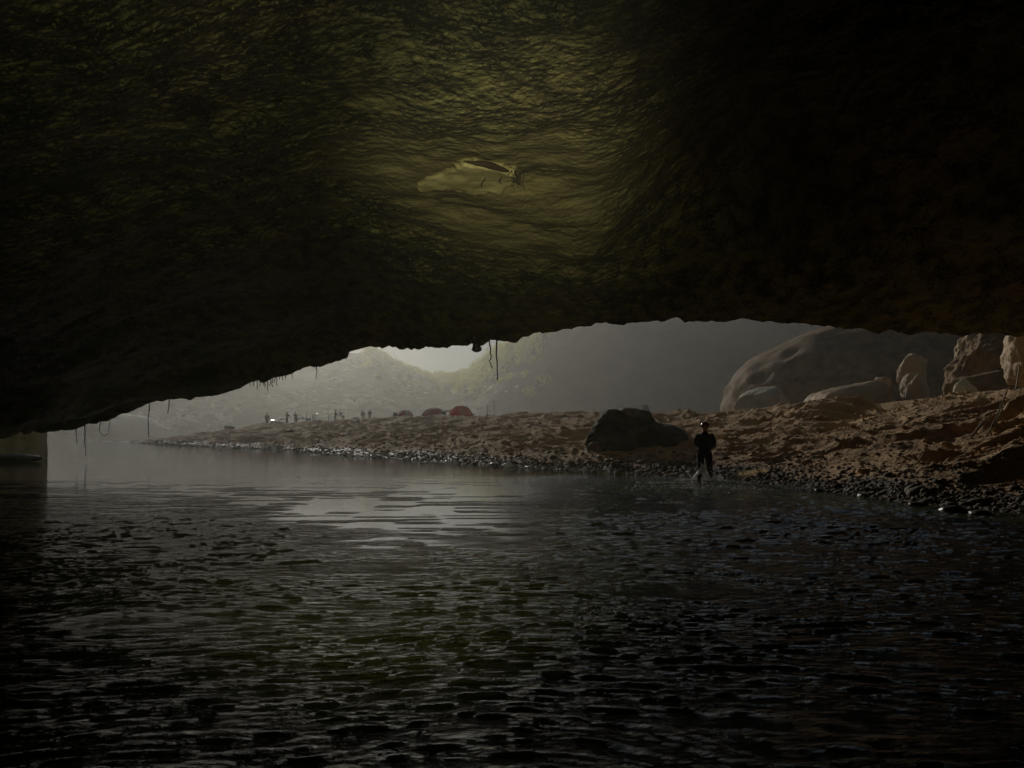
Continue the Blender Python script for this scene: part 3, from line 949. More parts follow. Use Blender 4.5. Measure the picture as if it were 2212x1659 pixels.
hill_boulder(418, 918, (2.0, 1.2, 0.8), -0.2, 1, label='pale slanting slab at the foot of the slope left of the camp', tilt=(0, 0.4), Y=126 * KH, group=False).name = 'boulder'

# bushes along the gap in the skyline, lit from behind
def foliage():
    V, Fc = [], []
    n = 0
    rg = np.random.default_rng(3)
    for _ in range(620):
        px = rg.uniform(790, 1180)
        Y = float(np.interp(px, [-1200, 0, 600, 950, 1100, 1300, 3200], [120, 190, 225, 235, 205, 185, 175])) * KH - abs(rg.normal()) * 22
        z = float(hill_z(np.array([px]), np.array([Y]))[0][0])
        c = np.array([(px - CX) / F * Y, Y, z + rg.uniform(0, 3.0)])
        rad = rg.uniform(1.4, 3.8)
        k = 190
        d = rg.normal(size=(k, 3)); d /= np.linalg.norm(d, axis=1)[:, None]
        pts = c + d * (rad * rg.random(k) ** 0.5)[:, None] * np.array((1, 1, .8))
        for p in pts:
            a = rg.normal(size=3); a /= np.linalg.norm(a)
            b = np.cross(a, rg.normal(size=3)); b /= np.linalg.norm(b)
            s = rg.uniform(.20, .48)
            V += [p - a * s, p + b * s * .6, p + a * s, p - b * s * .6]
            Fc.append((n, n + 1, n + 2, n + 3)); n += 4
    o = mesh('foliage', np.array(V), np.array(Fc), M_LEAF)
    tag(o, 'yellow green bushes round the bright gap in the skyline', 'foliage', kind='stuff')


foliage()

# ------------------------------------------------------------------ shingle
base_stone = []
for k in range(5):
    v, f = rock_verts(300 + k, 2, (1, .8, .55), planes=5, rough=0.12, cut=0.7)
    me = bpy.data.meshes.new('stone')
    me.from_pydata(v.tolist(), [], f.tolist())
    me.materials.append(M_STONE)
    me.polygons.foreach_set('use_smooth', np.ones(len(me.polygons), bool))
    base_stone.append(me)


def shingle():
    rg = np.random.default_rng(17)
    n = 11500
    px = rg.uniform(300, 2330, n)
    u = rg.exponential(0.06, n) - 0.03
    sy = shoreY(px); cY = crestY(px)
    Y = sy + u * (cY - sy)
    z, uu = bank_full(px, Y)
    s = np.where(px > 1500, rg.lognormal(-3.2, 0.42, n), rg.lognormal(-2.85, 0.4, n))
    ok = (u < 0.7) & ~((px > 1500) & (px < 1560) & (u < 0.02))
    px, Y, z, s, u = px[ok], Y[ok], z[ok], s[ok], u[ok]
    X = (px - CX) / F * Y
    app = s / Y
    order = np.argsort(-app)
    for i in order[:300]:
        o = bpy.data.objects.new('shore_stone', base_stone[int(rg.integers(5))])
        COL.objects.link(o)
        o.location = (X[i], Y[i], z[i] + 0.1 * s[i])
        o.scale = (s[i],) * 3
        o.rotation_euler = (rg.uniform(-.4, .4), rg.uniform(-.4, .4), rg.uniform(0, 6.28))
        w = ('far left of the dark boulder' if px[i] < 1240 else 'below the dark boulder' if px[i] < 1480 else 'beside the wading person' if px[i] < 1700 else
             'between the wader and the bamboo poles' if px[i] < 1950 else 'below the bamboo poles' if px[i] < 2130 else 'at the far right shore')
        z_ = 'at the waterline' if u[i] < 0.05 else 'a little up the bank'
        tag(o, 'rounded dark stone %s, %s' % (z_, w), 'stone', 'stones along the waterline')
    bv, bf = ICO[1]
    rest = order[300:]
    m = len(rest)
    jit = 1 + 0.22 * rg.normal(size=(m, len(bv), 1))
    ang = rg.uniform(0, 6.28, m)
    ca, sa = np.cos(ang), np.sin(ang)
    V = bv[None] * jit * np.array((1, .75, .55))
    VX = V[:, :, 0] * ca[:, None] - V[:, :, 1] * sa[:, None]
    VY = V[:, :, 0] * sa[:, None] + V[:, :, 1] * ca[:, None]
    V = np.stack([VX, VY, V[:, :, 2]], 2) * s[rest][:, None, None]
    V = V + np.stack([X[rest], Y[rest], z[rest] + 0.1 * s[rest]], 1)[:, None]
    Fc = bf[None] + (np.arange(m) * len(bv))[:, None, None]
    o = mesh('gravel', V.reshape(-1, 3), Fc.reshape(-1, 3), M_STONE, smooth=False)
    tag(o, 'wet dark gravel and small stones along the waterline', 'gravel', kind='stuff')
    # clods of sand on the slope
    n = 3500
    px = rg.uniform(900, 2330, n)
    u = rg.uniform(0.12, 1.02, n)
    sy = shoreY(px); cY = crestY(px)
    Y = sy + u * (cY - sy)
    z, uu = bank_full(px, Y)
    s = rg.lognormal(-3.2, 0.45, n)
    X = (px - CX) / F * Y
    V = bv[None] * (1 + 0.25 * rg.normal(size=(n, len(bv), 1))) * np.array((1.3, .8, .6))
    V = V * s[:, None, None] + np.stack([X, Y, z], 1)[:, None]
    Fc = bf[None] + (np.arange(n) * len(bv))[:, None, None]
    o = mesh('sand_clods', V.reshape(-1, 3), Fc.reshape(-1, 3), M_SAND, smooth=False)
    a = o.data.attributes.new('wet', 'FLOAT', 'POINT')
    tag(o, 'small clods of damp sand scattered over the slope of the bank', 'sand', kind='stuff')


shingle()

# stones breaking the surface near the right shore
for (a, b, sc) in ((1985, 1091, .14), (1940, 1078, .12), (2060, 1105, .2), (1865, 1072, .13), (1010, 1447, 0), (2120, 1112, .16), (1770, 1060, .12)):
    if sc == 0: continue
    Yw = 1.6 * F / (b - HZ)
    o = rock('boulder', int(a), ((a - CX) / F * Yw, Yw, 0.0), (sc * 1.4, sc, sc * .6), M_WETROCK, rz=a, sub=2)
    o.name = 'shallow_stone'
    tag(o, 'wet stone breaking the water %s' % ('midway along the right shore' if a < 1900 else 'off the shore below the bamboo poles' if a < 2000 else 'near the right edge of the shore'), 'stone', 'stones in the shallows')

# ------------------------------------------------------------------ things on the roof: branch, roots, stalactites
def branch():
    a, b = roof_point(1001, 333), roof_point(1100, 355)
    root = empty('hanging_branch', (a + b) / 2)
    c = (a + b) / 2
    pts, rad = [], []
    for k in range(13):
        t = k / 12
        p = roof_point(1001 + 99 * t, 333 + 22 * t ** 1.5 + 0.8 * math.sin(9 * t)) - c
        p.z -= 0.14
        pts.append(p)
        rad.append(0.014 + 0.055 * math.sin(math.pi * t ** 1.4) ** 0.8 + 0.004 * math.sin(23 * t))
    d = tube(pts, rad, 8)
    part('stem', d, M_WOOD, root, True)
    rg = random.Random(4)
    e = roof_point(1113, 364) - c
    e.z -= 0.10
    for k in range(16):
        q = [e + Vector((rg.uniform(-.12, .12), rg.uniform(-.2, .2), rg.uniform(-.08, .12)))]
        dr = Vector((rg.uniform(-1, 1), rg.uniform(-1, 1), rg.uniform(-1.2, .5))).normalized()
        for s in range(4):
            dr = (dr + Vector((rg.uniform(-.6, .6), rg.uniform(-.6, .6), rg.uniform(-.6, .5)))).normalized()
            q.append(q[-1] + dr * 0.075)
        part('twig', tube(q, [.013, .011, .009, .007, .004], 5), M_WOOD, root)
    for k in range(3):
        q = [e + Vector((-.05 + .05 * k, 0, 0)), e + Vector((-.03 + .06 * k, 0, -.08)), e + Vector((.02 + .05 * k, .03, -.16)), e + Vector((.06 + .07 * k, 0, -.22 - .05 * k))]
        part('twig', tube(q, [.01, .009, .007, .004], 5), M_WOOD, root)
    # short props from the stem up to the roof
    tag(root, 'dead branch with a tangle of twigs caught under the pale patch of the roof', 'branch')
    for (p1, p2, lab) in (((1048, 383), (1040, 400), 'short curved dark twig hanging below the pale patch of the roof'),
                          ((1083, 380), (1082, 392), 'tiny straight dark twig hanging right of the curved twig on the roof')):
        s = roof_point(*p1); e2 = roof_point(*p2)
        d = tube([s + Vector((0, 0, .02)), s + Vector((0, 0, -.04)), (s + e2) / 2 + Vector((-.04, 0, -.05)), e2 + Vector((0, 0, -.05))], [.010, .013, .013, .006], 6)
        o = part('twig', d, M_WOOD, None, True)
        o.name = 'hanging_twig'
        tag(o, lab, 'twig')


branch()


def lip_point(px, back=0.3):
    Y, z = lip(np.array([float(px)]))
    Y = float(Y[0]) - back
    return Vector(((px - CX) / F * Y, Y, float(z[0])))


def stalactite(px, rows, widths, label, back=0.4):
    p = lip_point(px, back)
    prof = [(w / F * p.y, 1.6 + (HZ - r) / F * p.y - p.z) for r, w in zip(rows, widths)]
    d = lathe(prof, (0, 0, 0), 20)
    v = np.array(d[0])
    v[:, :2] *= (1 + 0.22 * fbm(v[:, 0] * 5, v[:, 1] * 5, v[:, 2] * 5, 3, 5))[:, None]
    v[:, 0] += 0.06 * vn(v[:, 2] * 3, 0, 0, 4)
    o = part('stalactite', (v.tolist(), d[1]), M_WETROCK, None, True)
    o.location = p
    tag(o, label, 'stalactite')


stalactite(1030, [761, 759, 755, 749, 744, 738, 728], [3, 8, 11, 9, 8, 12, 26], 'stubby stalactite with a swollen tip hanging from the lip left of the two long roots')
stalactite(1110, [738, 736, 732, 728, 722, 714], [2, 7, 9, 12, 20, 30], 'small blunt stalactite on the lip to the right of the two long roots', 0.5)


def root_strand(px, pts_rows, rad, label, group=None, name='hanging_root'):
    p = lip_point(px, 0.35)
    q = [Vector(((x - px) / F * p.y, 0.04 * math.sin(r), 1.6 + (HZ - r) / F * p.y - p.z)) for (x, r) in pts_rows]
    n = len(q)
    o = part(name, tube(q, [rad * (1 - 0.45 * k / n) for k in range(n)], 6), M_WOOD, None, True)
    o.location = p
    tag(o, label, 'root', group)


root_strand(1058, [(1057, 730), (1058, 745), (1060, 756), (1059, 763), (1061, 768), (1060, 776), (1057, 779), (1060, 787), (1064, 796)], .036,
            'shorter kinked root hanging from the roof lip beside the stubby stalactite')
root_strand(1073, [(1073, 725), (1073, 745), (1072, 765), (1074, 785), (1074, 800), (1075, 820)], .040,
            'longest root hanging straight from the roof lip')
rg_ = random.Random(8)
for (px, ln) in [(548, 16), (556, 24), (562, 12), (570, 10), (573, 14), (578, 22), (584, 14), (588, 18), (593, 12), (598, 20), (604, 9), (611, 12), (618, 10), (540, 10), (632, 16), (768 - 84, 26)]:
    r0 = float(np.interp(px, LIPX, LIPR)) - 6
    pts = [(px + rg_.uniform(-1.5, 1.5), r0 + (ln + 6) * k / 4) for k in range(5)]
    root_strand(px, pts, .028, 'fine root in the ragged fringe under the left part of the lip', 'fine roots fringing the lip')
root_strand(221, [(219, 905), (215, 920), (214, 930), (218, 938), (225, 942), (232, 938), (236, 928), (238, 905)], .020, 'looped root dipping from the lip above the far left water')
root_strand(165, [(165, 918), (164, 930), (165, 950), (166, 958)], .022, 'straight thin root reaching almost to the water at the far left')
root_strand(182, [(182, 914), (184, 930), (183, 955), (185, 975), (186, 985)], .024, 'root touching the water between the straight root and the looped root')
root_strand(322, [(322, 862), (323, 885), (320, 905), (321, 945)], .030, 'tall dark root hanging in front of the domed boulder at the left')
root_strand(366, [(366, 855), (364, 880), (362, 893)], .025, 'short faint root hanging where the lip starts to climb')

# ------------------------------------------------------------------ people
def skin_obj(name, verts, edges, radii, m, parent=None, rootv=0, sub=1):
    me = bpy.data.meshes.new(name)
    me.from_pydata([tuple(v) for v in verts], edges, [])
    o = bpy.data.objects.new(name, me)
    COL.objects.link(o)
    sk = o.modifiers.new('skin', 'SKIN')
    sk.use_smooth_shade = True
    sk.branch_smoothing = 0.6
    for i, r in enumerate(radii):
        me.skin_vertices[0].data[i].radius = (r, r) if not hasattr(r, '__len__') else r
        me.skin_vertices[0].data[i].use_root = (i == rootv)
    if sub:
        ss = o.modifiers.new('sub', 'SUBSURF')
        ss.levels = ss.render_levels = sub
    dg = bpy.context.evaluated_depsgraph_get()
    me2 = bpy.data.meshes.new_from_object(o.evaluated_get(dg))
    bpy.data.objects.remove(o)
    me2.name = name
    me2.materials.clear()
    me2.materials.append(m)
    return link(name, me2, None, parent, True)


def person(label, loc, rz, h=1.75, pose='stand', top=M_DARKC, legs=M_DARKC, helmet=False, arms='front', stride=0.12, detail=2, group=None):
    """a figure facing local +Y; joints in metres for a height of 1.75"""
    root = empty('person', loc, rz)
    root.scale = (h / 1.75 * (1.13 if detail >= 2 else 1.0), h / 1.75 * (1.1 if detail >= 2 else 1.0), h / 1.75)
    k = {}
    lean = {'stand': 0.0, 'walk': 0.06, 'bend': 0.85, 'sit': 0.25}[pose]
    hip = Vector((0, 0, 0.93))
    if pose == 'sit': hip = Vector((0, 0, 0.50))
    def up(d, side=0, fwd=0):
        return hip + Vector((side, math.sin(lean) * d + fwd * math.cos(lean), math.cos(lean) * d - fwd * math.sin(lean)))
    V, E, Rr = [], [], []
    def add(p, r, par=None):
        V.append(p); Rr.append(r)
        if par is not None: E.append((par, len(V) - 1))
        return len(V) - 1
    pel = add(hip, (0.15, 0.115))
    wa = add(up(0.20), (0.135, 0.10), pel)
    ch = add(up(0.40), (0.165, 0.115), wa)
    nk = add(up(0.54), (0.065, 0.065), ch)
    nk2 = add(up(0.60, 0, .01), (0.055, 0.058), nk)
    hd1 = add(up(0.66, 0, .02), (0.072, 0.085), nk2)
    hd2 = add(up(0.74, 0, .025), (0.080, 0.098), hd1)
    hd3 = add(up(0.81, 0, .015), (0.062, 0.075), hd2)
    hands = []
    limbs = {}
    for s in (-1, 1):
        sh = add(up(0.49, s * 0.185), 0.062, ch)
        if arms == 'front':
            el = add(up(0.235, s * 0.245, 0.03), 0.046, sh)
            wr = add(up(0.13, s * 0.12, 0.24), 0.030, el)
            ha = add(up(0.14, s * 0.06, 0.30), 0.034, wr)
        elif arms == 'down':
            el = add(up(0.20, s * 0.25, -0.02), 0.046, sh)
            wr = add(up(-0.04, s * 0.27, 0.06), 0.030, el)
            ha = add(up(-0.12, s * 0.27, 0.09), 0.036, wr)
        else:
            el = add(up(0.30, s * 0.25, 0.16), 0.046, sh)
            wr = add(up(0.22, s * 0.16, 0.40), 0.030, el)
            ha = add(up(0.22, s * 0.14, 0.48), 0.036, wr)
        limbs[s] = (V[sh], V[el], V[wr], V[ha])
        hands.append(s)
    leg = {}
    for s in (-1, 1):
        st = stride * s
        hj = add(hip + Vector((s * 0.095, 0, -0.06)), 0.095, pel)
        if pose == 'sit':
            kn = add(Vector((s * 0.12, 0.42, 0.50)), 0.062, hj)
            an = add(Vector((s * 0.12, 0.44, 0.10)), 0.042, kn)
        else:
            kn = add(Vector((s * 0.10, st * 0.5 + 0.03, 0.50)), 0.064, hj)
            cf = add(Vector((s * 0.105, st * 0.75, 0.34)), 0.060, kn)
            an = add(Vector((s * 0.105, st, 0.09)), 0.042, cf)
        ft = add(V[an] + Vector((s * .01, 0.07, -0.045)), 0.042, an)
        to = add(V[an] + Vector((s * .02, 0.17, -0.055)), 0.032, ft)
        leg[s] = (V[hj], V[kn], V[an])
    body = skin_obj('body', V, E, Rr, M_SKIN, root, 0, 1)
    if detail >= 2:      # fingers on both hands, each its own chain rooted in the palm
        for s in (-1, 1):
            sh, el, wr, ha = limbs[s]
            d = (ha - wr).normalized()
            side = d.cross(Vector((0, 0, 1))).normalized()
            fv, fe, fr = [], [], []
            for q, (off, ln) in enumerate(((-.028, .060), (-.010, .072), (.010, .068), (.028, .052))):
                b0 = len(fv)
                base = wr + d * 0.07 + side * off
                for t, dz in ((0, 0), (.5, -.012), (1, -.040)):
                    fv.append(base + d * (ln * t + 0.02) + Vector((0, 0, dz)))
                    fr.append(.0095)
                fe += [(b0, b0 + 1), (b0 + 1, b0 + 2)]
                skin_obj('finger', fv[b0:], [(0, 1), (1, 2)], [.0095, .009, .008], M_SKIN, body, 0, 0)
            skin_obj('thumb', [wr + d * .03 + side * (-s) * .03, wr + d * .06 + side * (-s) * .052, wr + d * .085 + side * (-s) * .05 + Vector((0, 0, -.015))],
                     [(0, 1), (1, 2)], [.012, .011, .009], M_SKIN, body, 0, 0)
    # face, seen from in front only, and ears
    hp = V[hd2]
    if detail >= 2:
        fwd = Vector((0, 1, 0))
        part('nose', tube([hp + fwd * .085 + Vector((0, 0, .01)), hp + fwd * .118 + Vector((0, 0, -.03)), hp + fwd * .09 + Vector((0, 0, -.04))], [.010, .014, .012], 8), M_SKIN, body, True)
        for s in (-1, 1):
            v, f = ICO[2]
            part('ear', ((v * np.array((.012, .025, .035)) + np.array(hp + Vector((s * .080, -.005, -.01)))).tolist(), f.tolist()), M_SKIN, body, True)
            part('eye', ((v * .011 + np.array(hp + Vector((s * .030, .085, .008)))).tolist(), f.tolist()), M_WHITE, body, True)
        part('mouth', tube([hp + Vector((-.025, .082, -.058)), hp + Vector((0, .092, -.056)), hp + Vector((.025, .082, -.058))], .006, 6), M_HAIR, body, True)
    # clothes
    jv = [hip + Vector((0, 0, -0.13)), V[wa], V[ch], up(0.50)]
    je = [(0, 1), (1, 2), (2, 3)]
    jr = [(0.215, 0.175), (0.205, 0.165), (0.220, 0.175), (0.115, 0.11)]
    if detail >= 2:
        jv.append(up(0.63)); je.append((3, 4)); jr.append((0.085, 0.09))
    for s in (-1, 1):
        sh, el, wr, ha = limbs[s]
        b0 = len(jv)
        jv += [sh, el, wr]
        jr += [.095, .078, .056]
        je += [(2, b0), (b0, b0 + 1), (b0 + 1, b0 + 2)]
    skin_obj('jacket', jv, je, jr, top, root, 0, 1)
    tv = [hip + Vector((0, 0, 0.10))]
    te, tr_ = [], [(0.172, 0.135)]
    for s in (-1, 1):
        hj, kn, an = leg[s]
        b0 = len(tv)
        tv += [hj, kn, (kn + an) / 2, an + Vector((0, 0, .03))]
        tr_ += [.118, .092, .084, .072]
        te += [(0, b0), (b0, b0 + 1), (b0 + 1, b0 + 2), (b0 + 2, b0 + 3)]
    skin_obj('trousers', tv, te, tr_, legs, root, 0, 1)
    for s in (-1, 1):
        hj, kn, an = leg[s]
        skin_obj('boot', [an + Vector((0, 0, .06)), an + Vector((0, 0, -.02)), an + Vector((s * .01, .08, -.042)), an + Vector((s * .02, .18, -.052))],
                 [(0, 1), (1, 2), (2, 3)], [.054, .056, .048, .038], M_HAIR, root, 0, 1)
    v, f = ICO[3]
    if helmet:
        hc = hp + Vector((0, 0.0, 0.035))
        vv = v.copy()
        vv[:, 2] = np.where(vv[:, 2] < -0.15, -0.15, vv[:, 2])
        hm = part('helmet', ((vv * np.array((.118, .140, .125)) + np.array(hc)).tolist(), f.tolist()), M_HELM, root, True)
        part('rim', lathe([(.112, -.022), (.126, -.020), (.126, -.010), (.112, -.008)], tuple(hc), 24, 1.0, 1.18), M_DARKC, hm, True)
        lamp = part('headlamp', lathe([(.024, -.02), (.030, -.015), (.030, .015), (.022, .02)], (0, 0, 0), 14), M_DARKC, hm, True)
        lamp.location = hc + Vector((0, .150, .03))
        lamp.rotation_euler = (R(-75), 0, 0)
    else:
        vv = v.copy()
        vv = vv * np.array((.092, .110, .092)) + np.array(hp + Vector((0, -.014, .032)))
        part('hair', (vv.tolist(), f.tolist()), M_HAIR, root, True)
    tag(root, label, 'person', group)
    return root


PW = P(1522, 1036, 24.2)
wader = person('person in dark clothes and red helmet wading ankle deep by the bank, seen from behind', (PW.x, PW.y, -0.07), R(-28), 1.80, 'walk',
               helmet=True, arms='front', stride=0.16)
# the beam of the wader's head torch
lp = bpy.data.lights.new('headlamp_beam', 'SPOT')
lp.energy = 260
lp.color = (1.0, 0.86, 0.45)
lp.spot_size = R(26)
lp.spot_blend = 0.7
lp.shadow_soft_size = 0.03
lo_ = bpy.data.objects.new('headlamp_beam', lp)
COL.objects.link(lo_)
src = Vector((PW.x + 0.14, PW.y + 0.26, 1.74))
tgt = Vector((PW.x + 1.7, PW.y + 0.35, 0.0))
lo_.location = src
lo_.rotation_euler = (src - tgt).to_track_quat('Z', 'Y').to_euler()


def ground(px, Y):
    return float(bank_full(px, Y)[0][0])


def at(px, Y, dz=0.0):
    return Vector(((px - CX) / F * Y, Y, ground(px, Y) + dz))


def splash():
    root = empty('splash', (PW.x - 0.10, PW.y - 0.05, 0.0))
    rg = np.random.default_rng(5)
    v, f = ICO[1]
    nx, nz = 26, 9
    V, Fc = [], []
    for a in range(nx):
        for b in range(nz):
            s = a / (nx - 1); t = b / (nz - 1)
            hgt = 0.46 * math.exp(-((s - 0.62) / 0.20) ** 2) + 0.04
            V.append(((-0.62 + 0.95 * s) + 0.04 * math.sin(b * 1.7 + a), 0.10 * math.sin(5 * s + 2 * t) - 0.06 * t, hgt * t * (1 + 0.12 * rg.normal()) - 0.01))
    for a in range(nx - 1):
        for b in range(nz - 1):
            Fc.append((a * nz + b, (a + 1) * nz + b, (a + 1) * nz + b + 1, a * nz + b + 1))
    # a curved sheet with a back face, closed
    n0 = len(V)
    V += [(x + 0.01, y + 0.05, z * 0.96 - 0.01) for (x, y, z) in V]
    Fc += [tuple(i + n0 for i in reversed(q)) for q in Fc[:]]
    part('water_sheet', (V, Fc), M_FOAM_AND_GLINTS, root, True)
    D = []
    for k in range(170):
        c = np.array((rg.uniform(-.75, .45), rg.normal() * .12, abs(rg.normal()) * .12 + .0))
        D.append(((v * rg.uniform(.006, .018) + c).tolist(), f.tolist()))
    for k in range(120):
        c = np.array((rg.uniform(-.9, 1.6), rg.normal() * .18 - .1, .01))
        D.append(((v * np.array((rg.uniform(.02, .07), .02, .006)) + c).tolist(), f.tolist()))
    sp = part('spray', join(*D), M_FOAM_AND_GLINTS, root)
    sp['kind'] = 'stuff'
    tag(root, 'white splash of water thrown up by the legs of the wading person', 'splash')


splash()

def foam_glints():  # white flecks modelled in place of glints on the water, with some froth
    rg = np.random.default_rng(23)
    bv, bf = ICO[1]
    items = []

    def spot(px, row, w, asp=0.5, hgt=0.25):
        Yw = 1.6 * F / (row - HZ)
        if Yw < (20.5 if px > 1350 else 23.0): return
        items.append(((px - CX) / F * Yw, Yw, w, w * asp, w * hgt))
    for _ in range(150):
        px = rg.choice([rg.normal(640, 28), rg.normal(700, 25), rg.normal(1100, 70)]); row = rg.normal(1062, 16) if px < 900 else rg.normal(1070, 12)
        if row > 1020: spot(px, row, rg.uniform(.012, .05), 0.6, .12)
    for _ in range(60):
        spot(rg.uniform(560, 1500), rg.uniform(1015, 1090), rg.uniform(.01, .035), .6, .12)
    for _ in range(1500):
        px = rg.normal(1560, 150); row = rg.normal(1056, 12)
        if row > 1046: spot(px, row, rg.lognormal(-4.3, .45), rg.uniform(.3, .8), .5)
    for _ in range(500):
        px = rg.normal(1230, 110); row = rg.normal(1085, 16)
        if row > 1046: spot(px, row, rg.lognormal(-4.2, .45), rg.uniform(.3, .8), .4)
    for _ in range(900):
        px = rg.uniform(420, 1560)
        if rg.random() > 0.35 + 0.65 * float(vn(np.array([px / 22.0]), 0, 0, 77)[0] > 0): continue
        row = float(np.interp(px, SHX, SHR)) + rg.uniform(-.5, 2.0)
        spot(px, row, rg.lognormal(-3.1, .5), .5, .6)
    for (cx, row, hw, n_) in ((925, 998, 34, 60), (1010, 998, 16, 30), (1030, 1001, 30, 50), (780, 991, 12, 20), (1450, 1043, 60, 60), (1590, 1043, 50, 60)):
        for _ in range(n_):
            spot(rg.normal(cx, hw * .5), row + rg.normal() * .7, rg.uniform(.03, .10), .35, .12)
    it = np.array(items)
    m = len(it)
    V = bv[None] * (1 + 0.25 * rg.normal(size=(m, len(bv), 1))) * it[:, None, 2:5] + np.concatenate([it[:, :2], np.full((m, 1), 0.008)], 1)[:, None]
    Fc = bf[None] + (np.arange(m) * len(bv))[:, None, None]
    o = mesh('foam_glints', V.reshape(-1, 3), Fc.reshape(-1, 3), M_FOAM_AND_GLINTS, smooth=True)
    tag(o, 'white flecks of froth and painted glints on the river and along the waterline', 'foam_glints', kind='stuff')


foam_glints()

# camp figures
fig = [(577, 104, 1.72, 'down', 0.4, 'slim person standing alone at the left end of the camp', M_DARKC, 'stand'),
       (620, 105, 1.68, 'reach', -0.5, 'person working at the left cook bench with an arm stretched out', M_DARKC, 'stand'),
       (639, 106, 1.70, 'front', 2.8, 'broad person with bent arms standing between the cook bench and the blue barrel', M_DARKC, 'stand'),
       (784, 118, 1.70, 'down', 0.2, 'slimmer of the two people standing apart left of the small tent', M_DARKC, 'stand'),
       (799, 118, 1.74, 'down', 0.3, 'broader of the two people standing apart left of the small tent, in a bluish coat', M_BLUEC, 'stand'),
       (724, 107, 1.66, 'reach', -1.2, 'person leaning in behind the white topped table', M_DARKC, 'walk'),
       (741, 106, 1.66, 'reach', 1.45, 'person bent far over at the right end of the white topped table', M_DARKC, 'bend')]
for (px, Y, h, arms, rz, lab, top, pose) in fig:
    p = at(px, Y, -0.02)
    person(lab, p, rz, h * (1.0 if pose != 'stand' else 1.02), pose, top, M_DARKC, False, arms, 0.06, detail=1)


# ------------------------------------------------------------------ tents
def dome(w, dpt, h, nx=28, nz=12, sag=0.05):
    v, f = [], []
    for i in range(nz + 1):
        t = i / nz * math.pi / 2
        for k in range(nx):
            a = 2 * math.pi * k / nx
            fl = 1 - sag * (0.5 - 0.5 * math.cos(4 * a)) * math.sin(2 * t)
            v.append((w / 2 * math.cos(a) * math.cos(t) ** 0.8 * fl, dpt / 2 * math.sin(a) * math.cos(t) ** 0.8 * fl, h * math.sin(t) ** 0.9))
    for i in range(nz):
        for k in range(nx):
            f.append((i * nx + k, i * nx + (k + 1) % nx, (i + 1) * nx + (k + 1) % nx, (i + 1) * nx + k))
    return v, f


def arc(w, h, y0, y1, n=14, r=.02, off=0.02):
    pts = []
    for k in range(n + 1):
        t = math.pi * k / n
        c = math.cos(t)
        pts.append(((w / 2 + off) * abs(c) ** 0.8 * (1 if c > 0 else -1), y0 + (y1 - y0) * k / n, (h + off) * max(0, math.sin(t)) ** 0.9))
    return tube(pts, r, 5)


def tent(px, Y, w, dpt, h, m, label, rz=0.0, door=None):
    p = at(px, Y, -0.03)
    root = empty('dome_tent', p, rz)
    part('canopy', dome(w, dpt, h), m, root, True)
    part('tent_pole', arc(w, h, -dpt * .02, dpt * .02), M_DKP, root)
    part('tent_pole', arc(w * .78, h * 1.0, -dpt * .30, dpt * .30), M_DKP, root)
    part('tent_pole', arc(w * .78, h * 1.0, dpt * .30, -dpt * .30), M_DKP, root)
    # raised roof vent
    part('vent', ([(-.35, -.25, h * .98), (.35, -.25, h * .98), (.30, .1, h * 1.0), (-.30, .1, h * 1.0), (-.32, -.25, h * .92), (.32, -.25, h * .92)],
                  [(0, 1, 2, 3), (0, 4, 5, 1)]), m, root)
    if door:
        part('door_flap', door, M_TARP, root)
    for s in (-1, 1):
        part('guy_line', tube([(s * w * .38, -.2, h * .6), (s * w * .62, -.5, 0.03)], .008, 4), M_TARP, root)
    tag(root, label, 'tent')
    return root


drd = ([(0.02, -1.02, 0.0), (.46, -1.00, 0.0), (.42, -.93, .55), (.60, -.86, .78), (.42, -.72, 1.05), (.20, -.74, 1.02), (.08, -.95, .45),
        (0.02, -.98, 0.0), (.46, -.96, 0.0), (.42, -.89, .55), (.60, -.82, .78), (.42, -.68, 1.05), (.20, -.70, 1.02), (.08, -.91, .45)],
       [(0, 1, 2, 6), (2, 3, 4, 5, 6), (7, 13, 9, 8), (9, 13, 12, 11, 10), (0, 7, 8, 1), (1, 8, 9, 2), (2, 9, 10, 3), (3, 10, 11, 4), (4, 11, 12, 5), (5, 12, 13, 6), (6, 13, 7, 0)])
tent(875, 96, 2.05, 2.0, 1.12, M_TENTD, 'smallest maroon dome tent with a cream door flap', 0.0, drd)
tent(938, 90, 2.9, 2.2, 1.28, M_TENTD, 'dull maroon dome tent, the middle one of the three tents')
tr_ = tent(995, 86, 2.55, 2.2, 1.40, M_TENTR, 'bright red dome tent, the tallest and rightmost of the three')
part('door_panel', ([(-.25, -1.12, 0.02), (.75, -1.10, .02), (.55, -.80, .95), (.1, -.74, 1.05), (-.25, -1.10, 0.02), (.75, -1.08, .02), (.55, -.78, .95), (.1, -.72, 1.05)],
                    [(0, 1, 2, 3), (4, 7, 6, 5), (0, 4, 5, 1), (1, 5, 6, 2), (2, 6, 7, 3), (3, 7, 4, 0)]), M_TENTR, tr_)

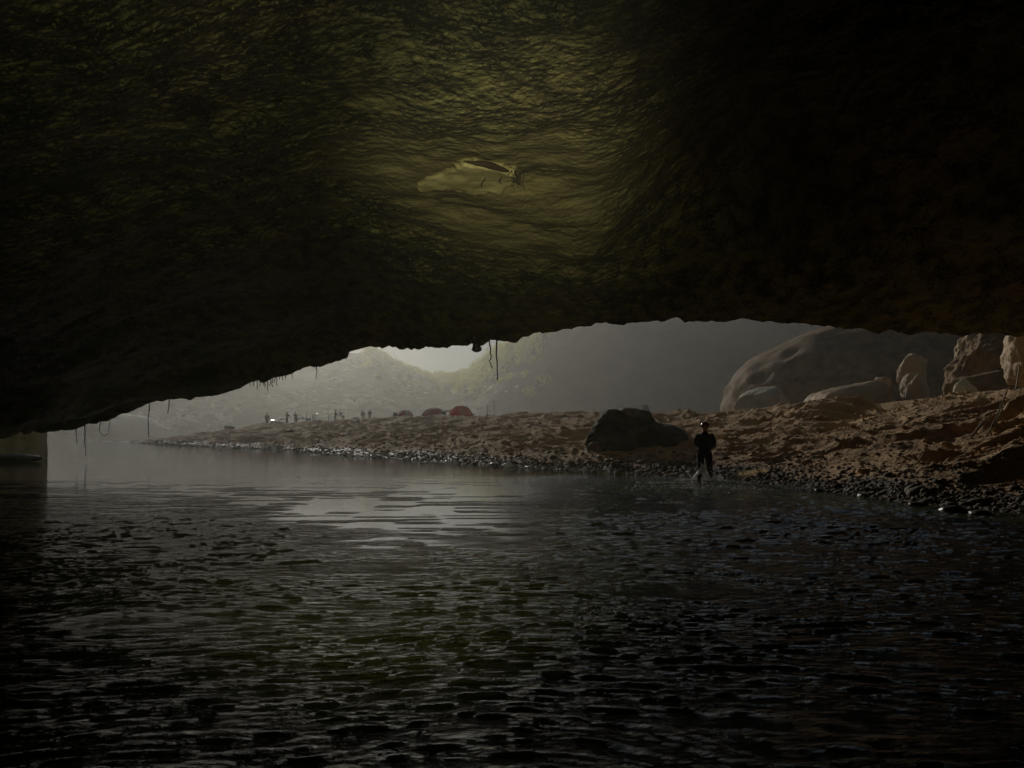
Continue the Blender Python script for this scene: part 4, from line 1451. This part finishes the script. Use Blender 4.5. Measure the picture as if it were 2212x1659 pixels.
p = at(966, 87.5)
root = empty('clothes_line', p)
for s in (-.55, .55):
    part('post', tube([(s, 0, 0), (s * .98, 0, 1.0)], .025, 6), M_DKP, root)
d = [(-.62 + 1.24 * k / 10, 0.02 * math.sin(k), 1.0 - .07 * math.sin(math.pi * k / 10)) for k in range(11)]
part('line', tube(d, .012, 5), M_TARP, root)
V = []; Fc = []
for k in range(11):
    V += [(d[k][0], -.22 + .02 * math.sin(2 * k), d[k][2] - .14), (d[k][0], 0, d[k][2] + .02), (d[k][0], .22, d[k][2] - .16)]
for k in range(10):
    for q in (0, 1): Fc.append((k * 3 + q, (k + 1) * 3 + q, (k + 1) * 3 + q + 1, k * 3 + q + 1))
part('cloth', (V, Fc), M_TARP, root)
part('dark_towel', boxd((-.42, .0, .55), (.42, .05, .8)), M_DKP, root)
tag(root, 'line hung with cream cloth between the maroon and the red tent', 'clothes line')

p = at(853, 95)
root = empty('camp_chair', p)
part('backrest', boxd((0, .25, .62), (.5, .06, .42), 0, .15), M_DKP, root)
part('seat', boxd((0, 0, .40), (.52, .48, .06)), M_DKP, root)
part('skirt', boxd((0, -.2, .2), (.50, .04, .36)), M_DKP, root)
for sx in (-.24, .24):
    for sy in (-.22, .22):
        part('leg', tube([(sx, sy, 0), (sx, sy, .40)], .018, 5), M_METAL, root)
part('cushion', boxd((-.0, .25, .86), (.34, .16, .05)), M_WHITE, root)
tag(root, 'dark green camp chair with a white cushion edge left of the smallest tent', 'chair')

# pale sheets and bags by the tents
def bag(px, Y, s, m, label, cat='bag', name='bag', group=None):
    v, f = rock_verts(int(px * 3) % 900, 2, s, planes=4, rough=.12, cut=.8)
    o = mesh(name, v, f, m, smooth=True)
    o.location = at(px, Y, s[2] * .6)
    tag(o, label, cat, group)
    return o


bag(869, 93, (.16, .14, .09), M_WHITE, 'small white bag at the left foot of the smallest tent')
bag(900, 93.5, (.12, .1, .12), M_WHITE, 'small white bag right of the cream door flap of the smallest tent')
bag(973, 83, (.15, .12, .10), M_WHITE, 'white bag in front of the left foot of the red tent')
bag(1021, 84, (.16, .2, .34), M_TARP, 'pale bundle leaning on the right wall of the red tent', 'bundle', 'bundle')

# two tall poles standing over a raft of gear
p = at(1060, 92)
root = empty('pole_rack', p)
part('post', tube([(-.40, 0, 0), (-.40, 0, .95), (-.42, 0, 1.45)], .035, 6), M_WOOD, root)
part('post', tube([(.36, 0, 0), (.38, 0, 1.3), (.34, 0, 1.95)], .035, 6), M_WOOD, root)
part('crossbar', tube([(-.44, 0, 1.42), (-.05, 0, 1.44)], .016, 5), M_BAMBOO, root)
part('shelf', boxd((0, 0, .28), (.95, .4, .07)), M_DKP, root)
for s in (-.35, 0, .35):
    part('shelf_leg', tube([(s, .15, 0), (s, .15, .28)], .025, 5), M_WOOD, root)
tag(root, 'rack of two tall poles with a low shelf right of the red tent', 'rack')
for (px, z, lab) in ((1051, .42, 'white pot on the left end of the pole rack shelf'), (1066, .52, 'white jug hanging on the taller pole of the rack')):
    d = lathe([(.05, -.09), (.085, -.08), (.09, .04), (.05, .09)], (0, 0, 0), 12)
    o = part('pot', d, M_WHITE, None, True)
    o.location = at(px, 92, z)
    tag(o, lab, 'pot')
for (px, s, lab) in ((1043, (.26, .15, .09), 'white sack lying left of the pole rack'), (1048, (.2, .12, .14), 'white sack nearest the left leg of the pole rack'),
                     (1072, (.22, .14, .11), 'white sack lying just right of the pole rack'), (1078, (.14, .12, .15), 'outermost small white sack right of the pole rack')):
    bag(px, 91.5, s, M_WHITE, lab, 'sack', 'sack')

# ------------------------------------------------------------------ camp kitchen
def table(px, Y, w, dpt, h, top, label, shelf=False, rz=0.0):
    root = empty('camp_table', at(px, Y), rz)
    part('tabletop', boxd((0, 0, h), (w, dpt, .06)), top, root)
    for sx in (-1, 1):
        for sy in (-1, 1):
            part('leg', tube([(sx * (w / 2 - .06), sy * (dpt / 2 - .05), 0), (sx * (w / 2 - .08), sy * (dpt / 2 - .06), h - .03)], .028, 5), M_WOOD, root)
    if shelf:
        part('shelf', boxd((0, 0, h * .35), (w * .92, dpt * .8, .04)), M_CRATE, root)
    tag(root, label, 'table')
    return root


def pot(px, Y, z, r, h, m, label, name='pot', cat='pot'):
    d = lathe([(r * .8, 0), (r, .02), (r, h * .9), (r * 1.06, h * .93), (r * 1.06, h), (r * .55, h * 1.12), (r * .12, h * 1.16)], (0, 0, 0), 14)
    o = part(name, d, m, None, True)
    o.location = at(px, Y, z)
    tag(o, label, cat)


table(734.5, 104, 1.25, .7, .84, M_WHITE, 'white topped table between the two bent people', True)
pot(729, 104, .87, .12, .16, M_WHITE, 'white pot on the left end of the white topped table')
pot(735, 104, .87, .17, .10, M_WHITE, 'wide white basin in the middle of the white topped table', 'basin', 'basin')
pot(741, 104, .87, .10, .08, M_METAL, 'low metal pot on the right end of the white topped table')
pot(722.5, 103, .6, .13, .2, M_WHITE, 'white round bucket at the left side of the white topped table', 'bucket', 'bucket')
pot(721, 103.2, .0, .09, .14, M_METAL, 'small metal pot on the sand below the white bucket')
pot(717.5, 103, .05, .08, .12, M_WHITE, 'tiny white can on the sand at the far left foot of the table', 'can', 'can')
pot(740.5, 103, .05, .14, .14, M_METAL, 'metal pot on the sand under the right side of the white topped table')
root = empty('dish_rack', at(704, 105))
for s in (-1.75, -1.5):
    part('post', tube([(s, 0, 0), (s, 0, 1.1)], .05, 6), M_WOOD, root)
part('post', tube([(.35, 0, 0), (.35, 0, 1.1)], .04, 6), M_WOOD, root)
part('rail', tube([(-1.7, 0, .58), (.9, 0, .58)], .035, 6), M_WOOD, root)
part('plank', boxd((-.4, .0, .12), (2.3, .5, .09)), M_CRATE, root)
tag(root, 'long low dish rack of posts and a rail left of the white topped table', 'rack')
for (px, lab) in ((686.5, 'wide pan lid on the left posts of the dish rack'), (704.5, 'wide pan lid on the right post of the dish rack')):
    o = part('pan', lathe([(.10, -.14), (.27, -.02), (.29, 0), (.25, .03), (.05, .07)], (0, 0, 0), 16), M_METAL, None, True)
    o.location = at(px, 105, 1.22)
    tag(o, lab, 'pan')
o = part('bucket', lathe([(.15, 0), (.22, .42), (.23, .44), (.2, .44)], (0, 0, 0), 14), M_CRATE, None, True)
o.location = at(681, 104)
tag(o, 'dark bucket on the sand left of the dish rack', 'bucket')
# wheelbarrow-like basin on a stand
root = empty('fire_bowl', at(769, 112))
part('bowl', lathe([(.22, .22), (.42, .42), (.52, .50), (.50, .52), (.2, .3)], (0, 0, 0), 18), M_WOOD, root, True)
for a in (0.3, 2.4, 4.5):
    part('leg', tube([(.35 * math.cos(a), .35 * math.sin(a), 0), (.28 * math.cos(a), .28 * math.sin(a), .34)], .025, 5), M_WOOD, root)
tag(root, 'dark wide bowl on short legs left of the two people standing apart', 'bowl')

table(612, 104, 1.15, .6, .72, M_CRATE, 'dark cook bench beside the person with the outstretched arm', True)
pot(607, 104, .75, .12, .12, M_METAL, 'metal pot on the left end of the cook bench')
pot(612, 104, .75, .16, .16, M_WHITE, 'white lidded pot on the cook bench next to the arm of the cook')
pot(625, 103.5, .45, .12, .14, M_WHITE, 'white can standing between the cook and the broad person', 'can', 'can')
pot(648, 105, 1.02, .09, .16, M_TARP, 'pale jug held up right of the broad person', 'jug', 'jug')
table(652, 105, 1.2, .6, .68, M_CRATE, 'dark bench covered in pots between the broad person and the blue barrel')
pot(649, 105, .71, .14, .07, M_METAL, 'flat metal pan on the left end of the pot covered bench')
pot(655, 105, .71, .16, .14, M_WHITE, 'white lidded pot on the right end of the pot covered bench')
pot(654, 104, .12, .10, .16, M_WHITE, 'white can below the pot covered bench', 'can', 'can')
pot(661, 103.5, .0, .08, .1, M_WHITE, 'small white cup on the sand right of the pot covered bench', 'cup', 'cup')
root = empty('barrel', at(667, 104))
part('drum', lathe([(.26, 0), (.28, .05), (.28, .62), (.24, .70)], (0, 0, 0), 16), M_BLUEP, root, True)
part('lid', lathe([(.25, .702), (.25, .76), (.1, .78)], (0, 0, 0), 16), M_WHITE, root, True)
part('label_patch', boxd((-.0, -.30, .40), (.16, .02, .24)), M_WHITE, root)
tag(root, 'bright blue plastic barrel with a white lid', 'barrel')
o = part('pole', tube([(0, 0, 0), (.02, 0, 1.3)], .05, 6), M_DKP); o.name = 'tent_stake'
o.location = at(661.5, 105)
tag(o, 'thin dark upright pole just left of the blue barrel', 'pole')
# low shelter of tarps at the left end
root = empty('gear_pile', at(597, 103))
part('tarp', ([(-.9, -.3, .02), (.1, -.3, .02), (-.1, 0, .52), (-.7, 0, .62), (-.9, .4, .02), (.1, .4, .02)], [(0, 1, 2, 3), (3, 2, 5, 4), (0, 3, 4), (1, 5, 2), (0, 4, 5, 1)]), M_DKP, root)
part('box', boxd((.45, 0, .22), (.8, .5, .42)), M_DKP, root)
part('box_lid', boxd((.42, 0, .46), (.7, .52, .05)), M_WHITE, root)
part('folded_sheet', boxd((-.45, -.1, .66), (.5, .3, .06), 0, .1), M_WHITE, root)
part('prop', tube([(-.25, -.35, .5), (.12, -.40, .06)], .04, 5), M_WHITE, root)
tag(root, 'dark covered gear heap with a white sheet next to the lone person', 'gear')
bag(582, 102, (.34, .2, .09), M_WHITE, 'white sack on the sand in front of the lone person at the left', 'sack', 'sack')
bag(595, 102, (.12, .1, .08), M_WHITE, 'small white bundle at the foot of the white prop by the gear heap', 'bundle', 'bundle')
o = part('crate', boxd((0, 0, .22), (.5, .4, .44)), M_DKP); o.location = at(570, 104)
tag(o, 'dark crate at the left feet of the lone person', 'crate')
root = empty('chest', at(495, 99))
part('box', boxd((-.1, 0, .26), (.78, .55, .50)), M_CRATE, root)
part('lid', boxd((-.1, 0, .535), (.82, .58, .05)), M_DKP, root)
tag(root, 'brown supply chest standing alone on the spit left of the camp', 'chest')
root = empty('backpack', at(504, 99))
part('pack', lathe([(.16, 0), (.19, .2), (.17, .42), (.1, .5)], (0, 0, 0), 12, 1, .7), M_DKP, root, True)
part('top_flap', lathe([(.14, .48), (.15, .52), (.06, .57)], (0, 0, 0), 12, 1, .7), M_WHITE, root, True)
tag(root, 'backpack with a pale top flap leaning beside the brown supply chest', 'backpack')

# hazy things on the far beach behind the big boulder
tent(1393, 118, 1.6, 1.9, 1.85, M_DKP, 'ghostly dark pointed tent in the haze behind the dark boulder')
for (px, Y, s, lab) in ((1432, 116, (.14, .1, .16), 'leftmost white bag on the hazy beach between the dark tent and the rock dome'),
                        (1446, 116, (.12, .1, .22), 'tallest white bag on the hazy beach'),
                        (1454, 116, (.25, .1, .13), 'grey white sack next to the tallest bag on the hazy beach'),):
    bag(px, Y, s, M_WHITE, lab)
root = empty('tarp_shelter', at(1480, 112), 0.3)
part('sheet', ([(-1.0, -.4, .03), (.6, -.4, .9), (.9, .5, .9), (-.8, .6, .03), (-1.0, -.4, 0), (.6, -.4, .86), (.9, .5, .86), (-.8, .6, 0)],
               [(0, 1, 2, 3), (7, 6, 5, 4), (0, 4, 5, 1), (1, 5, 6, 2), (2, 6, 7, 3), (3, 7, 4, 0)]), M_TARP, root)
for q in ((.58, -.38), (.86, .48)):
    part('post', tube([(q[0], q[1], 0), (q[0], q[1], .87)], .03, 5), M_WOOD, root)
tag(root, 'slanting pale tarp shelter on the hazy beach left of the rock dome', 'shelter')

# ------------------------------------------------------------------ bamboo poles on the right bank
b0 = P(2121, 984, 20.5); b0.z = ground(2121, 20.5) - 0.1
b1 = P(2177, 838, 22.0)
for k, (o1, o2, lab) in enumerate(((Vector((0, 0, 0)), Vector((0, 0, 0)), 'longer of the two bamboo poles leaning on the right bank'),
                                   (Vector((.16, .05, .25)), Vector((-.05, .1, -.45)), 'shorter bamboo pole crossing just behind the longer leaning one'))):
    root = empty('bamboo_pole', b0 + o1)
    a = Vector((0, 0, 0)); c = (b1 + o2) - (b0 + o1)
    pts = [a.lerp(c, t / 10) + Vector((0.05 * math.sin(math.pi * t / 10), 0, 0)) for t in range(11)]
    part('culm', tube(pts, [.026 - .0008 * t for t in range(11)], 8), M_BAMBOO, root, True)
    for t in (1, 3, 5, 7, 9):
        q = pts[t]; dd = (pts[t + 1] - pts[t - 1]).normalized() * .012
        part('node', tube([q - dd, q + dd], .033 - .0008 * t, 8), M_BAMBOO, root)
    tag(root, lab, 'pole')
root = empty('bamboo_pole', P(2193, 838, 27))
part('culm', tube([(0, 0, -.7), (.03, 0, 0), (.14, 0, .75)], .025, 6), M_BAMBOO, root)
part('node', tube([(.03, 0, 0), (.032, 0, .02)], .032, 6), M_BAMBOO, root)
tag(root, 'short bamboo stake upright near the right edge of the crest', 'pole')
s0 = at(2098, 21.5, .06); s1 = at(2140, 22.5, .5)
o = part('driftwood', tube([s0, s0.lerp(s1, .5) + Vector((0, 0, .06)), s1], [.03, .045, .02], 7), M_BAMBOO, None, True)
tag(o, 'curved pale driftwood stick half buried beside the foot of the bamboo poles', 'driftwood')

# ------------------------------------------------------------------ added lamp behind the camera, a beam and a fill to brighten the roof
root = empty('added_lamp', (0.0, -0.12, 1.78))
tc_ = part('added_lamp_case', lathe([(.022, -.02), (.030, -.018), (.030, .014), (.026, .02)], (0, 0, 0), 16), M_DARKC, root)
tc_.rotation_euler = (R(-60), 0, 0)
part('added_lamp_strap', lathe([(.085, -.012), (.088, -.012), (.088, .012), (.085, .012)], (0, -.11, 0), 24), M_DARKC, root)
tag(root, 'added lamp behind the camera, its beam pointing up at the roof', 'torch')
tsrc = Vector((0.0, -0.08, 1.80))
for (nm, px, row, wdeg, blend, en) in (('added_roof_beam', 1095, 450, 27, 1.0, 19000), ('added_roof_fill', 820, 660, 62, 1.0, 5600)):
    tl = bpy.data.lights.new(nm, 'SPOT')
    tl.energy = en
    tl.color = (1.0, 0.95, 0.62)
    tl.spot_size = R(wdeg)
    tl.spot_blend = blend
    tl.shadow_soft_size = 0.02
    to = bpy.data.objects.new(nm, tl)
    COL.objects.link(to)
    to.location = tsrc
    to.rotation_euler = (tsrc - P(px, row, 20)).to_track_quat('Z', 'Y').to_euler()

# ------------------------------------------------------------------ haze
hz = bpy.data.materials.new('haze')
hz.use_nodes = True
nt = hz.node_tree
nt.nodes.remove(nt.nodes['Principled BSDF'])
pv = nt.nodes.new('ShaderNodeVolumePrincipled')
pv.inputs['Color'].default_value = (0.90, 0.90, 0.84, 1)
pv.inputs['Density'].default_value = HAZE
pv.inputs['Anisotropy'].default_value = 0.72
nt.links.new(pv.outputs[0], nt.nodes['Material Output'].inputs['Volume'])
v, f = boxd((0, 200, 29), (900, 540, 68))
o = mesh('haze', v, f, hz)
tag(o, kind='stuff')
